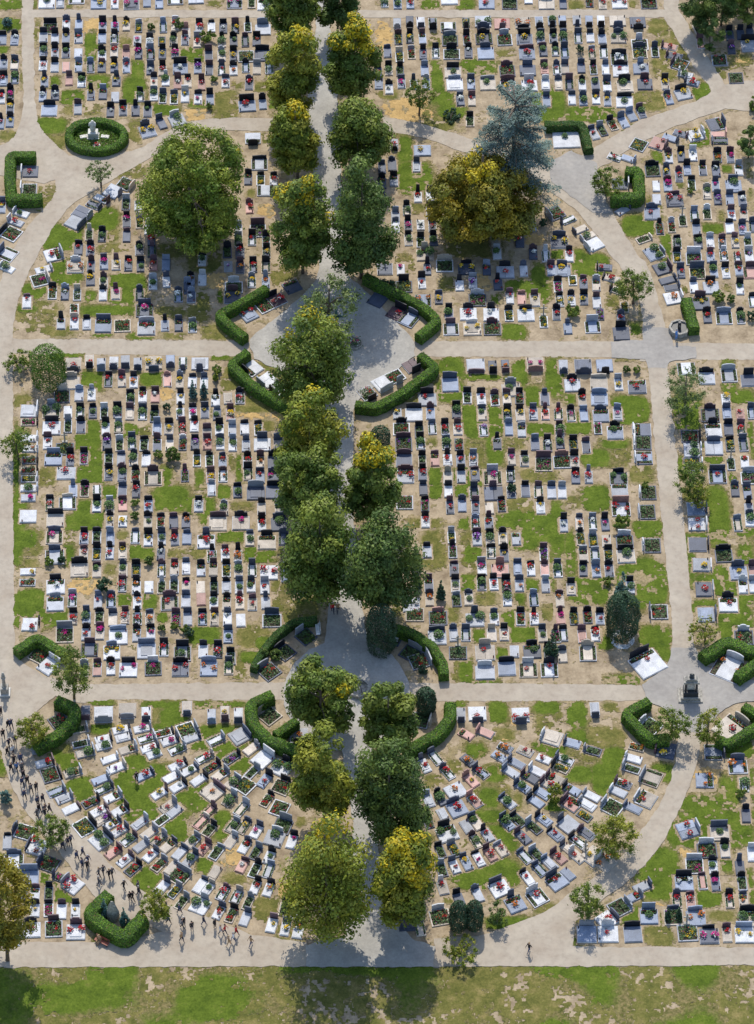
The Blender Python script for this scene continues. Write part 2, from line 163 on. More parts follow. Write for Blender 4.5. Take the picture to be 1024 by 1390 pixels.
# grass: tile origin, x0 y0 x1 y1 kind (g lush, d dry, a few standing in for shade, o ochre sand)
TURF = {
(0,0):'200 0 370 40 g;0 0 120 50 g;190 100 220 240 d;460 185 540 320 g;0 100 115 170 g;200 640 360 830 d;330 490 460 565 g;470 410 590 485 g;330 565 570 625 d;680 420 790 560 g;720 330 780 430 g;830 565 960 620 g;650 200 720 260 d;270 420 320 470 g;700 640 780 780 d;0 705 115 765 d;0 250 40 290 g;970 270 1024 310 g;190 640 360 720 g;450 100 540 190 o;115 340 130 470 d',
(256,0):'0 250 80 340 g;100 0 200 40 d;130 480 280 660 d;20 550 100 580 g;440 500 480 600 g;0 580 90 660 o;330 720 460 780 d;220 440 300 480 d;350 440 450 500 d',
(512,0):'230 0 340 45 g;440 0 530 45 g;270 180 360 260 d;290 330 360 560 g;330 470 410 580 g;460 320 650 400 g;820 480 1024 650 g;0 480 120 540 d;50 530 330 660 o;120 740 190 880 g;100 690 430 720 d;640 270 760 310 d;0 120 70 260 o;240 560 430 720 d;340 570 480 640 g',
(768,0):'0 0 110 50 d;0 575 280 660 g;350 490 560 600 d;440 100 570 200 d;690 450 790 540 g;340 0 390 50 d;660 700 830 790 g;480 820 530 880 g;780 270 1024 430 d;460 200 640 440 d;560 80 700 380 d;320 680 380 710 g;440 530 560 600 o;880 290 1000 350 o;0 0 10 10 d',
(0,220):'200 120 300 280 d;240 340 440 480 g;480 250 640 370 g;540 340 650 440 d;520 440 720 490 d;590 600 790 770 g;270 530 450 660 g;130 660 250 740 g;440 780 740 830 g;840 780 1024 850 d;80 750 320 880 d;850 440 1024 520 d;470 700 520 750 g;90 780 200 810 g;600 0 800 90 d',  # dry rect below the round tree paints its shade into the ground colour
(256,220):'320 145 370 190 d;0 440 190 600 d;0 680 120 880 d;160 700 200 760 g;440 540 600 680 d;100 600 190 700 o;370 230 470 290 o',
(512,220):'110 0 300 180 g;690 640 940 730 g;840 560 940 780 g;940 480 1024 520 g;340 620 450 700 d;620 720 670 770 g;100 500 210 600 d;360 390 700 520 d;550 620 620 700 o;820 400 900 450 o;0 460 80 500 o;660 300 800 420 d;170 220 260 280 d',  # dry rect below the autumn tree is its shade, drawn as darker ground
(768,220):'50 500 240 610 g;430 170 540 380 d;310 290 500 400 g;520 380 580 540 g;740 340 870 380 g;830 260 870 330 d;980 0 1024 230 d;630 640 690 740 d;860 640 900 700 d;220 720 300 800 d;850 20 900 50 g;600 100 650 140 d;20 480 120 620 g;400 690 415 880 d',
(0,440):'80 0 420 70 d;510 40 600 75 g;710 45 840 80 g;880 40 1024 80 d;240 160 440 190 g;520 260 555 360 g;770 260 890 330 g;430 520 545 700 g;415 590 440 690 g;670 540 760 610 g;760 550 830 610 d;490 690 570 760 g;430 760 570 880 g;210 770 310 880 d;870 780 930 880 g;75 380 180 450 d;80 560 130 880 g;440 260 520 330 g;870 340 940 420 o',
(256,440):'60 0 310 85 d;180 200 560 480 d;250 440 510 520 o;270 700 300 840 g;50 790 80 880 g;210 700 270 800 d;370 520 480 590 d;120 460 170 510 d;120 170 230 190 g',  # first dry rect darkens the ground for shade above the middle path
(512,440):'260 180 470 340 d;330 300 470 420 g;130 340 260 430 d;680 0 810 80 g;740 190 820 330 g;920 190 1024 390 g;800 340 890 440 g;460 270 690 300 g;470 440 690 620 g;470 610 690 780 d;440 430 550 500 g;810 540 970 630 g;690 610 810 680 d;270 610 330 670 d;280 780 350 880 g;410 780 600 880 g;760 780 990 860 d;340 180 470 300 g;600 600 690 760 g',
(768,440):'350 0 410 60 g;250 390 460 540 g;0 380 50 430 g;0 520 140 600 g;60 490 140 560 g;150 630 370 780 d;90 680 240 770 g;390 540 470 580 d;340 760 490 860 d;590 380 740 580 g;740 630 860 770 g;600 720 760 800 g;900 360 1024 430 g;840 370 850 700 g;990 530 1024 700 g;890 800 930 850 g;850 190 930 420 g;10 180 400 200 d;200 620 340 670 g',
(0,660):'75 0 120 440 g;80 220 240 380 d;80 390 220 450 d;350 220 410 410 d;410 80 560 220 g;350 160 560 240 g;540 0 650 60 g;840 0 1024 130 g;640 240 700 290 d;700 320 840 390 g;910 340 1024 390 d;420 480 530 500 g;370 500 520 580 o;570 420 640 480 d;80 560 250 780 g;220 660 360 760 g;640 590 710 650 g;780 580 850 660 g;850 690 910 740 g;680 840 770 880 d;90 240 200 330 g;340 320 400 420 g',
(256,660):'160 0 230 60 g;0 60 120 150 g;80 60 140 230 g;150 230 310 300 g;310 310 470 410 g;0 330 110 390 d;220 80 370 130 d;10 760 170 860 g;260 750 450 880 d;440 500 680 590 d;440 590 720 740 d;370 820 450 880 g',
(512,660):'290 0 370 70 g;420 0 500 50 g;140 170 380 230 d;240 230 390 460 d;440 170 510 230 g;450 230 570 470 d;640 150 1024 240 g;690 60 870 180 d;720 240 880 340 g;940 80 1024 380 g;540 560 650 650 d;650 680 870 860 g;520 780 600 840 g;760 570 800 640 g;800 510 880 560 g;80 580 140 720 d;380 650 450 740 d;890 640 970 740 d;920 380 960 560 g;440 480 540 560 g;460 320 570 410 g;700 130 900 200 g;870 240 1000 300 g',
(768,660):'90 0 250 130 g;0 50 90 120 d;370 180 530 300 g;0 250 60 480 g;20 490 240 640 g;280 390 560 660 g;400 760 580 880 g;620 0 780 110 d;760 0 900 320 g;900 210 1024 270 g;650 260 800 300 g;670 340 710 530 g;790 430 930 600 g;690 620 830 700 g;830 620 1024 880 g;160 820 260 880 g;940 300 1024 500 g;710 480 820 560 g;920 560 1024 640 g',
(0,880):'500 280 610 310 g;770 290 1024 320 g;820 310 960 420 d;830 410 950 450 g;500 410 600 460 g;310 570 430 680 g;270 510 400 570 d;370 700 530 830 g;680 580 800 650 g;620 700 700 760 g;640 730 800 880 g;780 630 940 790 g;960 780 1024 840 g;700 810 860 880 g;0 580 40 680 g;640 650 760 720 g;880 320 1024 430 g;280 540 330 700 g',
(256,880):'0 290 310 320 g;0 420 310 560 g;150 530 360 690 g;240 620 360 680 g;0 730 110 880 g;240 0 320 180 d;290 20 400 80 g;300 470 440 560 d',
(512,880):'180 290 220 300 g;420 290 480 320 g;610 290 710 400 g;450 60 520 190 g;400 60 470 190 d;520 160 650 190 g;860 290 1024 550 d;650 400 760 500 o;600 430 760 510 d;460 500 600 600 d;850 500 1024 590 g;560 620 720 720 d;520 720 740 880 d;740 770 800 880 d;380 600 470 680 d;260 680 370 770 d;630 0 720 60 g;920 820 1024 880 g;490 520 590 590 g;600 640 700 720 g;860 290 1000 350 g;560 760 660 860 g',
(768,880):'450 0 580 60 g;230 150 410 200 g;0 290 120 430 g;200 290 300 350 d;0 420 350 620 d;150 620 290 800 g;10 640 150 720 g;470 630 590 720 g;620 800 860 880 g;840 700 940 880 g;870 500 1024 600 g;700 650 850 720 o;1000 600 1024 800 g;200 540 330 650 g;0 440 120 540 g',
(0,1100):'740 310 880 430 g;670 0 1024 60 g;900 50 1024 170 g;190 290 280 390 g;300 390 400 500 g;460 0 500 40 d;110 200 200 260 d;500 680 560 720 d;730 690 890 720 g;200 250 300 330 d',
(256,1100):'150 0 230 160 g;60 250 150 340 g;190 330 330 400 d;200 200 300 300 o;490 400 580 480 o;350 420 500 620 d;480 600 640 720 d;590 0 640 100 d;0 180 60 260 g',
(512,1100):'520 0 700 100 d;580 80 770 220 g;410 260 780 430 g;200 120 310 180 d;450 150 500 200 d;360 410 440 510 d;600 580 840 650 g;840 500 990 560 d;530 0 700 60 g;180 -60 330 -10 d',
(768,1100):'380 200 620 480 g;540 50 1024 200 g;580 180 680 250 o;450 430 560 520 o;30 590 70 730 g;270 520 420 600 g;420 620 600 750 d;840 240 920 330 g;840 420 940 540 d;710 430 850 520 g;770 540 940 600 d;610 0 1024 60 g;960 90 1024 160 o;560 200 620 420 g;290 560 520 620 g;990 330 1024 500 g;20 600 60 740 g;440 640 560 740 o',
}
import bpy, math, random
import numpy as np
from mathutils import Vector, Matrix, noise as mnoise

SC = bpy.context.scene
COL = SC.collection
R = random.Random(7)
NP = np.random.default_rng(11)
rad = math.radians

# ------------------------------------------------------------------ camera and survey of the place
TILT, FPX, HGT = rad(40.0), 5517.0, 349.0
CY = -HGT * math.tan(TILT)
ct, st = math.cos(TILT), math.sin(TILT)

def at(u, v, z=0.0):
    """survey point (u, v of the 1024 x 1390 aerial view) at height z, as a place on the ground"""
    xc, yc = u - 512.0, 695.0 - v
    dx, dy, dz = xc, yc * ct + FPX * st, yc * st - FPX * ct
    k = (z - HGT) / dz
    return Vector((dx * k, CY + dy * k, z))

def ppm(v):                     # pixels per metre there
    p = at(512, v)
    return FPX / ((p.y - CY) * st + HGT * ct)

def tl(v):                      # angle from straight down of the line of sight there
    return TILT + math.atan((695.0 - v) / FPX)

cam = bpy.data.cameras.new('camera')
cam.sensor_fit = 'VERTICAL'; cam.sensor_height = 36.0
cam.lens = 36.0 * FPX / 1390.0
cam.clip_start = 1.0; cam.clip_end = 6000.0
camo = bpy.data.objects.new('camera', cam); COL.objects.link(camo)
camo.location = (0, CY, HGT); camo.rotation_euler = (TILT, 0, 0)
SC.camera = camo

# ------------------------------------------------------------------ light
SUN_EL, SUN_AZ = rad(54), rad(-4)          # the sun stands beyond the top of the picture
w = bpy.data.worlds.new('World'); SC.world = w; w.use_nodes = True
nt = w.node_tree
sky = nt.nodes.new('ShaderNodeTexSky'); sky.sky_type = 'NISHITA'; sky.sun_disc = False
sky.sun_elevation = SUN_EL; sky.sun_rotation = SUN_AZ
bg = nt.nodes['Background']; nt.links.new(sky.outputs[0], bg.inputs[0]); bg.inputs[1].default_value = 0.15
sl = bpy.data.lights.new('sun', 'SUN'); sl.energy = 2.75; sl.angle = rad(0.6); sl.color = (1, .94, .83)
so = bpy.data.objects.new('sun', sl); COL.objects.link(so)
sd = Vector((math.sin(SUN_AZ) * math.cos(SUN_EL), math.cos(SUN_AZ) * math.cos(SUN_EL), math.sin(SUN_EL)))
so.rotation_euler = sd.to_track_quat('Z', 'Y').to_euler(); so.location = sd * 300
SC.view_settings.view_transform = 'Standard'; SC.view_settings.look = 'None'
SC.view_settings.exposure = EXPOSURE = 0.6

# ------------------------------------------------------------------ materials
MATS = {}
def newmat(name):
    m = bpy.data.materials.new(name); m.use_nodes = True
    MATS[name] = m
    return m, m.node_tree.nodes, m.node_tree.links, m.node_tree.nodes['Principled BSDF']

def rnd_value(n, l):
    """one random number for each object and each island of a joined mesh"""
    oi = n.new('ShaderNodeObjectInfo'); ge = n.new('ShaderNodeNewGeometry')
    a = n.new('ShaderNodeMath'); a.operation = 'ADD'
    l.new(oi.outputs['Random'], a.inputs[0]); l.new(ge.outputs['Random Per Island'], a.inputs[1])
    f = n.new('ShaderNodeMath'); f.operation = 'FRACT'; l.new(a.outputs[0], f.inputs[0])
    return f.outputs[0]

def stone(name, col, rough=.5, var=.25, speck=.25, scale=14, spec=.5):
    m, n, l, b = newmat(name)
    tc = n.new('ShaderNodeNewGeometry')
    nz = n.new('ShaderNodeTexNoise'); nz.inputs['Scale'].default_value = scale; nz.inputs['Detail'].default_value = 3
    l.new(tc.outputs['Position'], nz.inputs['Vector'])
    nz2 = n.new('ShaderNodeTexNoise'); nz2.inputs['Scale'].default_value = 1.3; nz2.inputs['Detail'].default_value = 3
    l.new(tc.outputs['Position'], nz2.inputs['Vector'])
    s = n.new('ShaderNodeMapRange'); s.inputs[1].default_value = .3; s.inputs[2].default_value = .7
    s.inputs[3].default_value = 1 - speck; s.inputs[4].default_value = 1 + speck
    l.new(nz.outputs[0], s.inputs[0])
    s2 = n.new('ShaderNodeMapRange'); s2.inputs[1].default_value = .3; s2.inputs[2].default_value = .7
    s2.inputs[3].default_value = .82; s2.inputs[4].default_value = 1.1
    l.new(nz2.outputs[0], s2.inputs[0])
    v = n.new('ShaderNodeMapRange'); v.inputs[3].default_value = 1 - var; v.inputs[4].default_value = 1 + var
    l.new(rnd_value(n, l), v.inputs[0])
    k = n.new('ShaderNodeMath'); k.operation = 'MULTIPLY'; l.new(s.outputs[0], k.inputs[0]); l.new(v.outputs[0], k.inputs[1])
    k2 = n.new('ShaderNodeMath'); k2.operation = 'MULTIPLY'; l.new(k.outputs[0], k2.inputs[0]); l.new(s2.outputs[0], k2.inputs[1])
    mx = n.new('ShaderNodeVectorMath'); mx.operation = 'SCALE'; mx.inputs[0].default_value = col
    l.new(k2.outputs[0], mx.inputs['Scale'])
    l.new(mx.outputs[0], b.inputs['Base Color'])
    b.inputs['Roughness'].default_value = rough; b.inputs['Specular IOR Level'].default_value = spec
    return m

STONE = dict(w=(.54, .55, .57), g=(.31, .33, .37), b=(.20, .24, .32), d=(.075, .09, .13), p=(.38, .22, .19), n=(.44, .39, .33), m=(.11, .07, .085), k=(.016, .018, .026))
for key, c in STONE.items():
    stone('granite_' + key, c, rough=.62 if key in 'wn' else .5, var=.10 if key in 'w' else .28, spec=.18 if key in 'wn' else .22)
stone('stone_weathered', (.33, .31, .27), .85, .1, .4, 6)
stone('stone_pale', (.60, .58, .53), .7, .1, .2, 6)
stone('metal_dark', (.03, .035, .04), .5, .1, .2)
stone('bronze_green', (.05, .12, .12), .55, .05, .3, 10)
stone('wood_bench', (.30, .08, .05), .6, .1, .2)
stone('white_paint', (.75, .75, .73), .5, .05, .05)
stone('soil', (.055, .038, .026), .95, .3, .5, 10)
stone('gravel_white', (.62, .62, .60), .9, .0, .45, 9)
stone('glass_red', (.35, .02, .02), .3, .2, .1)

def flat(name, col, rough=.6, var=.2):
    m, n, l, b = newmat(name)
    v = n.new('ShaderNodeMapRange'); v.inputs[3].default_value = 1 - var; v.inputs[4].default_value = 1 + var
    l.new(rnd_value(n, l), v.inputs[0])
    mx = n.new('ShaderNodeVectorMath'); mx.operation = 'SCALE'; mx.inputs[0].default_value = col
    l.new(v.outputs[0], mx.inputs['Scale']); l.new(mx.outputs[0], b.inputs['Base Color'])
    b.inputs['Roughness'].default_value = rough
    return m
FLOWER = dict(r=('red', (.55, .015, .02)), m=('pink', (.60, .02, .22)), y=('yellow', (.75, .50, .02)), o=('orange', (.70, .20, .02)),
              v=('purple', (.28, .06, .38)), w=('white', (.78, .78, .72)), G=('green', (.07, .14, .03)))
for key, (nm, c) in FLOWER.items():
    flat('petal_' + nm, c, .7, .35)
flat('petal_leaf', (.05, .10, .025), .6, .35)
flat('cloth_black', (.012, .012, .018), .9); flat('cloth_navy', (.015, .02, .05), .9); flat('cloth_jeans', (.04, .06, .13), .9)
flat('cloth_red', (.5, .02, .02), .9); flat('cloth_white', (.7, .7, .7), .9); flat('cloth_blue', (.08, .22, .5), .9); flat('cloth_tan', (.4, .25, .13), .9)
flat('cloth_grey', (.12, .12, .13), .9); flat('skin', (.55, .33, .24), .6, .1); flat('hair_dark', (.02, .014, .01), .6, .2); flat('hair_fair', (.33, .22, .10), .6, .2); flat('hair_grey', (.4, .39, .38), .6, .2)
flat('shoe', (.02, .018, .017), .5)

def ramp(n, l, fac, stops):
    r = n.new('ShaderNodeValToRGB')
    while len(r.color_ramp.elements) < len(stops): r.color_ramp.elements.new(.5)
    for e, (p, c) in zip(r.color_ramp.elements, stops):
        e.position = p; e.color = (*c, 1)
    l.new(fac, r.inputs[0]); return r.outputs[0]

def noise_out(n, l, scale, detail=4, rough=.6):
    g = n.new('ShaderNodeNewGeometry')
    t = n.new('ShaderNodeTexNoise'); t.inputs['Scale'].default_value = scale; t.inputs['Detail'].default_value = detail
    t.inputs['Roughness'].default_value = rough
    l.new(g.outputs['Position'], t.inputs['Vector']); return t.outputs[0]

def mixc(n, l, kind, a, b, fac):
    m = n.new('ShaderNodeMix'); m.data_type = 'RGBA'; m.blend_type = kind
    if isinstance(fac, float): m.inputs[0].default_value = fac
    else: l.new(fac, m.inputs[0])
    l.new(a, m.inputs[6]); l.new(b, m.inputs[7]); return m.outputs[2]

def earth(name, stops, s1, fine_stops, s2, bump=.3, bdist=.05, rough=.95, edge=None):
    m, n, l, b = newmat(name)
    c1 = ramp(n, l, noise_out(n, l, s1, 5, .65), stops)
    if edge:
        a = n.new('ShaderNodeAttribute'); a.attribute_name = 'edge'; ad = n.new('ShaderNodeMath'); ad.operation = 'ADD'; l.new(a.outputs['Fac'], ad.inputs[0]); l.new(noise_out(n, l, 1.7, 5, .7), ad.inputs[1])
        f = ramp(n, l, ad.outputs[0], [(.50, (0, 0, 0)), (.98, (1, 1, 1))]); e0 = ramp(n, l, noise_out(n, l, 2.3, 4), edge); c1 = mixc(n, l, 'MIX', e0, c1, f)
    c2 = ramp(n, l, noise_out(n, l, s2, 4, .7), fine_stops)
    l.new(mixc(n, l, 'MULTIPLY', c1, c2, 1.0), b.inputs['Base Color'])
    bp = n.new('ShaderNodeBump'); bp.inputs['Strength'].default_value = bump; bp.inputs['Distance'].default_value = bdist
    l.new(noise_out(n, l, s2 * 1.3, 4, .7), bp.inputs['Height']); l.new(bp.outputs[0], b.inputs['Normal'])
    b.inputs['Roughness'].default_value = rough; b.inputs['Specular IOR Level'].default_value = .15
    return m
earth('sandy_ground', [(.30, (.20, .15, .095)), (.45, (.32, .25, .165)), (.6, (.41, .325, .22)), (.75, (.36, .28, .175))], .5,
      [(.25, (.72, .72, .72)), (.7, (1.08, 1.08, 1.08))], 3.5)
earth('ochre_sand', [(.3, (.36, .24, .10)), (.7, (.56, .38, .16))], .8, [(.25, (.7, .7, .7)), (.7, (1.1, 1.1, 1.1))], 3, .6, .1)
earth('lush_grass', [(.26, (.045, .075, .010)), (.42, (.078, .118, .013)), (.58, (.105, .15, .018)), (.76, (.165, .175, .04))], .6,
      [(.25, (.55, .6, .5)), (.7, (1.25, 1.2, 1.2))], 4.5, .8, .08, edge=[(.35, (.10, .10, .03)), (.65, (.24, .19, .09))])
earth('dry_grass_and_shade', [(.3, (.080, .092, .022)), (.5, (.145, .142, .04)), (.7, (.25, .205, .085))], .7,
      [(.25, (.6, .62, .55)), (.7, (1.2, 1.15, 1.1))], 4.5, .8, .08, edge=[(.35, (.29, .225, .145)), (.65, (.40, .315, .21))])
earth('path_surface', [(.3, (.33, .275, .215)), (.55, (.38, .33, .265)), (.75, (.43, .375, .30))], .3,
      [(.25, (.80, .79, .78)), (.5, (.98, .98, .98)), (.75, (1.08, 1.07, 1.05))], 1.4, .1, .02, .9)
earth('grey_asphalt', [(.3, (.27, .25, .225)), (.55, (.32, .30, .27)), (.75, (.37, .34, .30))], .25,
      [(.2, (.84, .84, .86)), (.75, (1.06, 1.06, 1.06))], 2.0, .1, .02, .9)
earth('avenue_asphalt', [(.3, (.30, .285, .255)), (.55, (.375, .355, .315)), (.75, (.45, .425, .375))], .4,
      [(.25, (.80, .80, .82)), (.75, (1.1, 1.1, 1.1))], 4.0, .25, .03, .9)
earth('dark_asphalt', [(.3, (.04, .04, .042)), (.7, (.06, .06, .06))], .5, [(.2, (.85, .85, .85)), (.75, (1.1, 1.1, 1.1))], 4, .2, .02)

def foliage(name, transl=.3, rough=.55):
    m, n, l, b = newmat(name)
    a = n.new('ShaderNodeAttribute'); a.attribute_name = 'tint'
    v = n.new('ShaderNodeMapRange'); v.inputs[3].default_value = .72; v.inputs[4].default_value = 1.28
    ge = n.new('ShaderNodeNewGeometry'); l.new(ge.outputs['Random Per Island'], v.inputs[0])
    mx = n.new('ShaderNodeVectorMath'); mx.operation = 'SCALE'
    l.new(a.outputs['Color'], mx.inputs[0]); l.new(v.outputs[0], mx.inputs['Scale'])
    l.new(mx.outputs[0], b.inputs['Base Color'])
    b.inputs['Roughness'].default_value = rough; b.inputs['Specular IOR Level'].default_value = .3
    tr = n.new('ShaderNodeBsdfTranslucent'); l.new(mx.outputs[0], tr.inputs['Color'])
    ms = n.new('ShaderNodeMixShader'); ms.inputs[0].default_value = transl
    l.new(b.outputs[0], ms.inputs[1]); l.new(tr.outputs[0], ms.inputs[2])
    l.new(ms.outputs[0], n['Material Output'].inputs['Surface'])
    return m
foliage('foliage', .25); foliage('needles', .12, .6)
stone('bark', (.13, .10, .075), .9, .2, .35, 5)
m, n, l, b = newmat('hedge_core'); b.inputs['Base Color'].default_value = (.022, .045, .010, 1); b.inputs['Roughness'].default_value = .9

# ------------------------------------------------------------------ mesh helpers
class Geo:
    def __init__(s): s.v = []; s.f = []; s.m = []
    def add(s, verts, faces, mat):
        o = len(s.v); s.v.extend(verts); s.f.extend([[i + o for i in f] for f in faces]); s.m.extend([mat] * len(faces))
    def box(s, x0, x1, y0, y1, z0, z1, mat, ch=0.0):
        if ch > 0:
            v = [(x0, y0, z0), (x1, y0, z0), (x1, y1, z0), (x0, y1, z0), (x0, y0, z1 - ch), (x1, y0, z1 - ch), (x1, y1, z1 - ch), (x0, y1, z1 - ch),
                 (x0 + ch, y0 + ch, z1), (x1 - ch, y0 + ch, z1), (x1 - ch, y1 - ch, z1), (x0 + ch, y1 - ch, z1)]
            f = [(3, 2, 1, 0), (0, 1, 5, 4), (1, 2, 6, 5), (2, 3, 7, 6), (3, 0, 4, 7), (4, 5, 9, 8), (5, 6, 10, 9), (6, 7, 11, 10), (7, 4, 8, 11), (8, 9, 10, 11)]
        else:
            v = [(x0, y0, z0), (x1, y0, z0), (x1, y1, z0), (x0, y1, z0), (x0, y0, z1), (x1, y0, z1), (x1, y1, z1), (x0, y1, z1)]
            f = [(3, 2, 1, 0), (0, 1, 5, 4), (1, 2, 6, 5), (2, 3, 7, 6), (3, 0, 4, 7), (4, 5, 6, 7)]
        s.add(v, f, mat)
    def prism(s, prof, y0, y1, mat, ch=.018):
        """outline in x,z standing up, thickness along y, chamfered front and back"""
        k = len(prof); cx = sum(p[0] for p in prof) / k; cz = sum(p[1] for p in prof) / k
        def ins(p, c):
            dx, dz = p[0] - cx, p[1] - cz; r = math.hypot(dx, dz) or 1; return (p[0] - dx / r * c, p[1] - dz / r * c)
        v = []
        for y, c in ((y0, ch), (y0 + ch, 0), (y1 - ch, 0), (y1, ch)):
            for p in prof:
                q = ins(p, c); v.append((q[0], y, q[1]))
        f = [list(range(k)), list(range(4 * k - 1, 3 * k - 1, -1))]
        for r_ in range(3):
            for i in range(k):
                j = (i + 1) % k; f.append((r_ * k + i, (r_ + 1) * k + i, (r_ + 1) * k + j, r_ * k + j))
        s.add(v, [list(reversed(q)) for q in f] if False else f, mat)
    def lathe(s, prof, mat, seg=10, cx=0, cy=0):
        v = []; f = []
        for (r_, z) in prof:
            for i in range(seg):
                a = 2 * math.pi * i / seg; v.append((cx + r_ * math.cos(a), cy + r_ * math.sin(a), z))
        for k in range(len(prof) - 1):
            for i in range(seg):
                j = (i + 1) % seg; f.append((k * seg + i, k * seg + j, (k + 1) * seg + j, (k + 1) * seg + i))
        f.append(list(range(seg - 1, -1, -1))); f.append([(len(prof) - 1) * seg + i for i in range(seg)])
        s.add(v, f, mat)
    def tube(s, pts, radii, mat, seg=7):
        v = []; f = []
        for k, (p, r_) in enumerate(zip(pts, radii)):
            p = Vector(p); d = (Vector(pts[min(k + 1, len(pts) - 1)]) - Vector(pts[max(k - 1, 0)])).normalized()
            a = d.orthogonal().normalized(); b_ = d.cross(a)
            for i in range(seg):
                t = 2 * math.pi * i / seg; q = p + a * math.cos(t) * r_ + b_ * math.sin(t) * r_; v.append(tuple(q))
        for k in range(len(pts) - 1):
            for i in range(seg):
                j = (i + 1) % seg; f.append((k * seg + i, k * seg + j, (k + 1) * seg + j, (k + 1) * seg + i))
        f.append(list(range(seg - 1, -1, -1))); f.append([(len(pts) - 1) * seg + i for i in range(seg)])
        s.add(v, f, mat)
    def blob(s, c, r_, mat, rnd, squash=1.0):
        v = []
        for d in ((1, 0, 0), (-1, 0, 0), (0, 1, 0), (0, -1, 0), (0, 0, 1), (0, 0, -1)):
            k = r_ * rnd.uniform(.75, 1.2); v.append((c[0] + d[0] * k, c[1] + d[1] * k, c[2] + d[2] * k * squash))
        s.add(v, [(0, 2, 4), (2, 1, 4), (1, 3, 4), (3, 0, 4), (2, 0, 5), (1, 2, 5), (3, 1, 5), (0, 3, 5)], mat)
    def leaf(s, c, r_, mat, rnd):
        a = Vector((rnd.gauss(0, 1), rnd.gauss(0, 1), rnd.gauss(0, .5))).normalized(); n_ = Vector((rnd.gauss(0, .6), rnd.gauss(0, .6), 1)).normalized()
        b_ = n_.cross(a).normalized(); c = Vector(c)
        s.add([tuple(c - a * r_), tuple(c - b_ * r_ * .5), tuple(c + a * r_), tuple(c + b_ * r_ * .5)], [(0, 1, 2, 3)], mat)
    def merge(s, g, M):
        o = len(s.v); s.v.extend([tuple(M @ Vector(p)) for p in g.v]); s.f.extend([[i + o for i in f] for f in g.f]); s.m.extend(g.m)
    def mesh(s, name, smooth=False):
        me = bpy.data.meshes.new(name); me.from_pydata(s.v, [], s.f)
        names = sorted(set(s.m)); idx = {k: i for i, k in enumerate(names)}
        for k in names: me.materials.append(MATS[k])
        me.polygons.foreach_set('material_index', [idx[k] for k in s.m])
        if smooth: me.polygons.foreach_set('use_smooth', [True] * len(s.f))
        me.update(); return me

def obj(name, me, parent=None, loc=(0, 0, 0), rz=0.0, scale=None):
    o = bpy.data.objects.new(name, me); COL.objects.link(o)
    o.location = loc; o.rotation_euler = (0, 0, rz)
    if scale: o.scale = scale
    if parent: o.parent = parent
    return o
def tag(o, label, cat, group=None, kind=None):
    o['label'] = label; o['category'] = cat
    if group: o['group'] = group
    if kind: o['kind'] = kind
    return o
def thing(name, label, cat, loc, rz=0.0, group=None):
    return tag(obj(name, None, None, loc, rz), label, cat, group)

# ------------------------------------------------------------------ ground, paths
def sheet(name, polys, mat, z, kind='structure'):
    import mathutils.geometry as mg
    v = []; f = []
    for poly in polys:
        o = len(v); pts = [Vector((p[0], p[1], 0)) for p in poly]
        v.extend([(p[0], p[1], z) for p in poly])
        f.extend([[i + o for i in t] for t in mg.tessellate_polygon([pts])])
    me = bpy.data.meshes.new(name); me.from_pydata(v, [], f); me.materials.append(MATS[mat]); me.update()
    bmn = me
    if me.polygons and me.polygons[0].normal.z < 0: me.flip_normals()
    o = obj(name, me); o['kind'] = kind; o['label'] = ''; del o['label']
    return o

def rough_poly(px, step=.4, amp=.2, closed=True):
    """outline in survey pixels -> world outline with a slightly broken edge"""
    pts = [at(*p).xy for p in px]; out = []
    for i in range(len(pts)):
        a, b_ = pts[i], pts[(i + 1) % len(pts)]; L = (b_ - a).length; k = max(1, int(L / step))
        for j in range(k):
            p = a.lerp(b_, j / k)
            q = Vector((p.x * .9, p.y * .9, 0))
            out.append((p.x + (mnoise.noise(q) + .4 * mnoise.noise(q * 3)) * amp, p.y + (mnoise.noise(q + Vector((9, 3, 1))) + .4 * mnoise.noise(q * 3 + Vector((4, 4, 4)))) * amp))
    return out
def smooth_line(p, k=4):
    out = []
    for i in range(len(p) - 1):
        a = p[max(i - 1, 0)]; b_ = p[i]; c = p[i + 1]; d = p[min(i + 2, len(p) - 1)]
        for j in range(k):
            t = j / k
            out.append(tuple(.5 * (2 * b_[q] + (c[q] - a[q]) * t + (2 * a[q] - 5 * b_[q] + 4 * c[q] - d[q]) * t * t + (3 * b_[q] - a[q] - 3 * c[q] + d[q]) * t ** 3) for q in (0, 1)))
    out.append(p[-1]); return out
def band(left, right): return smooth_line(left) + list(reversed(smooth_line(right)))

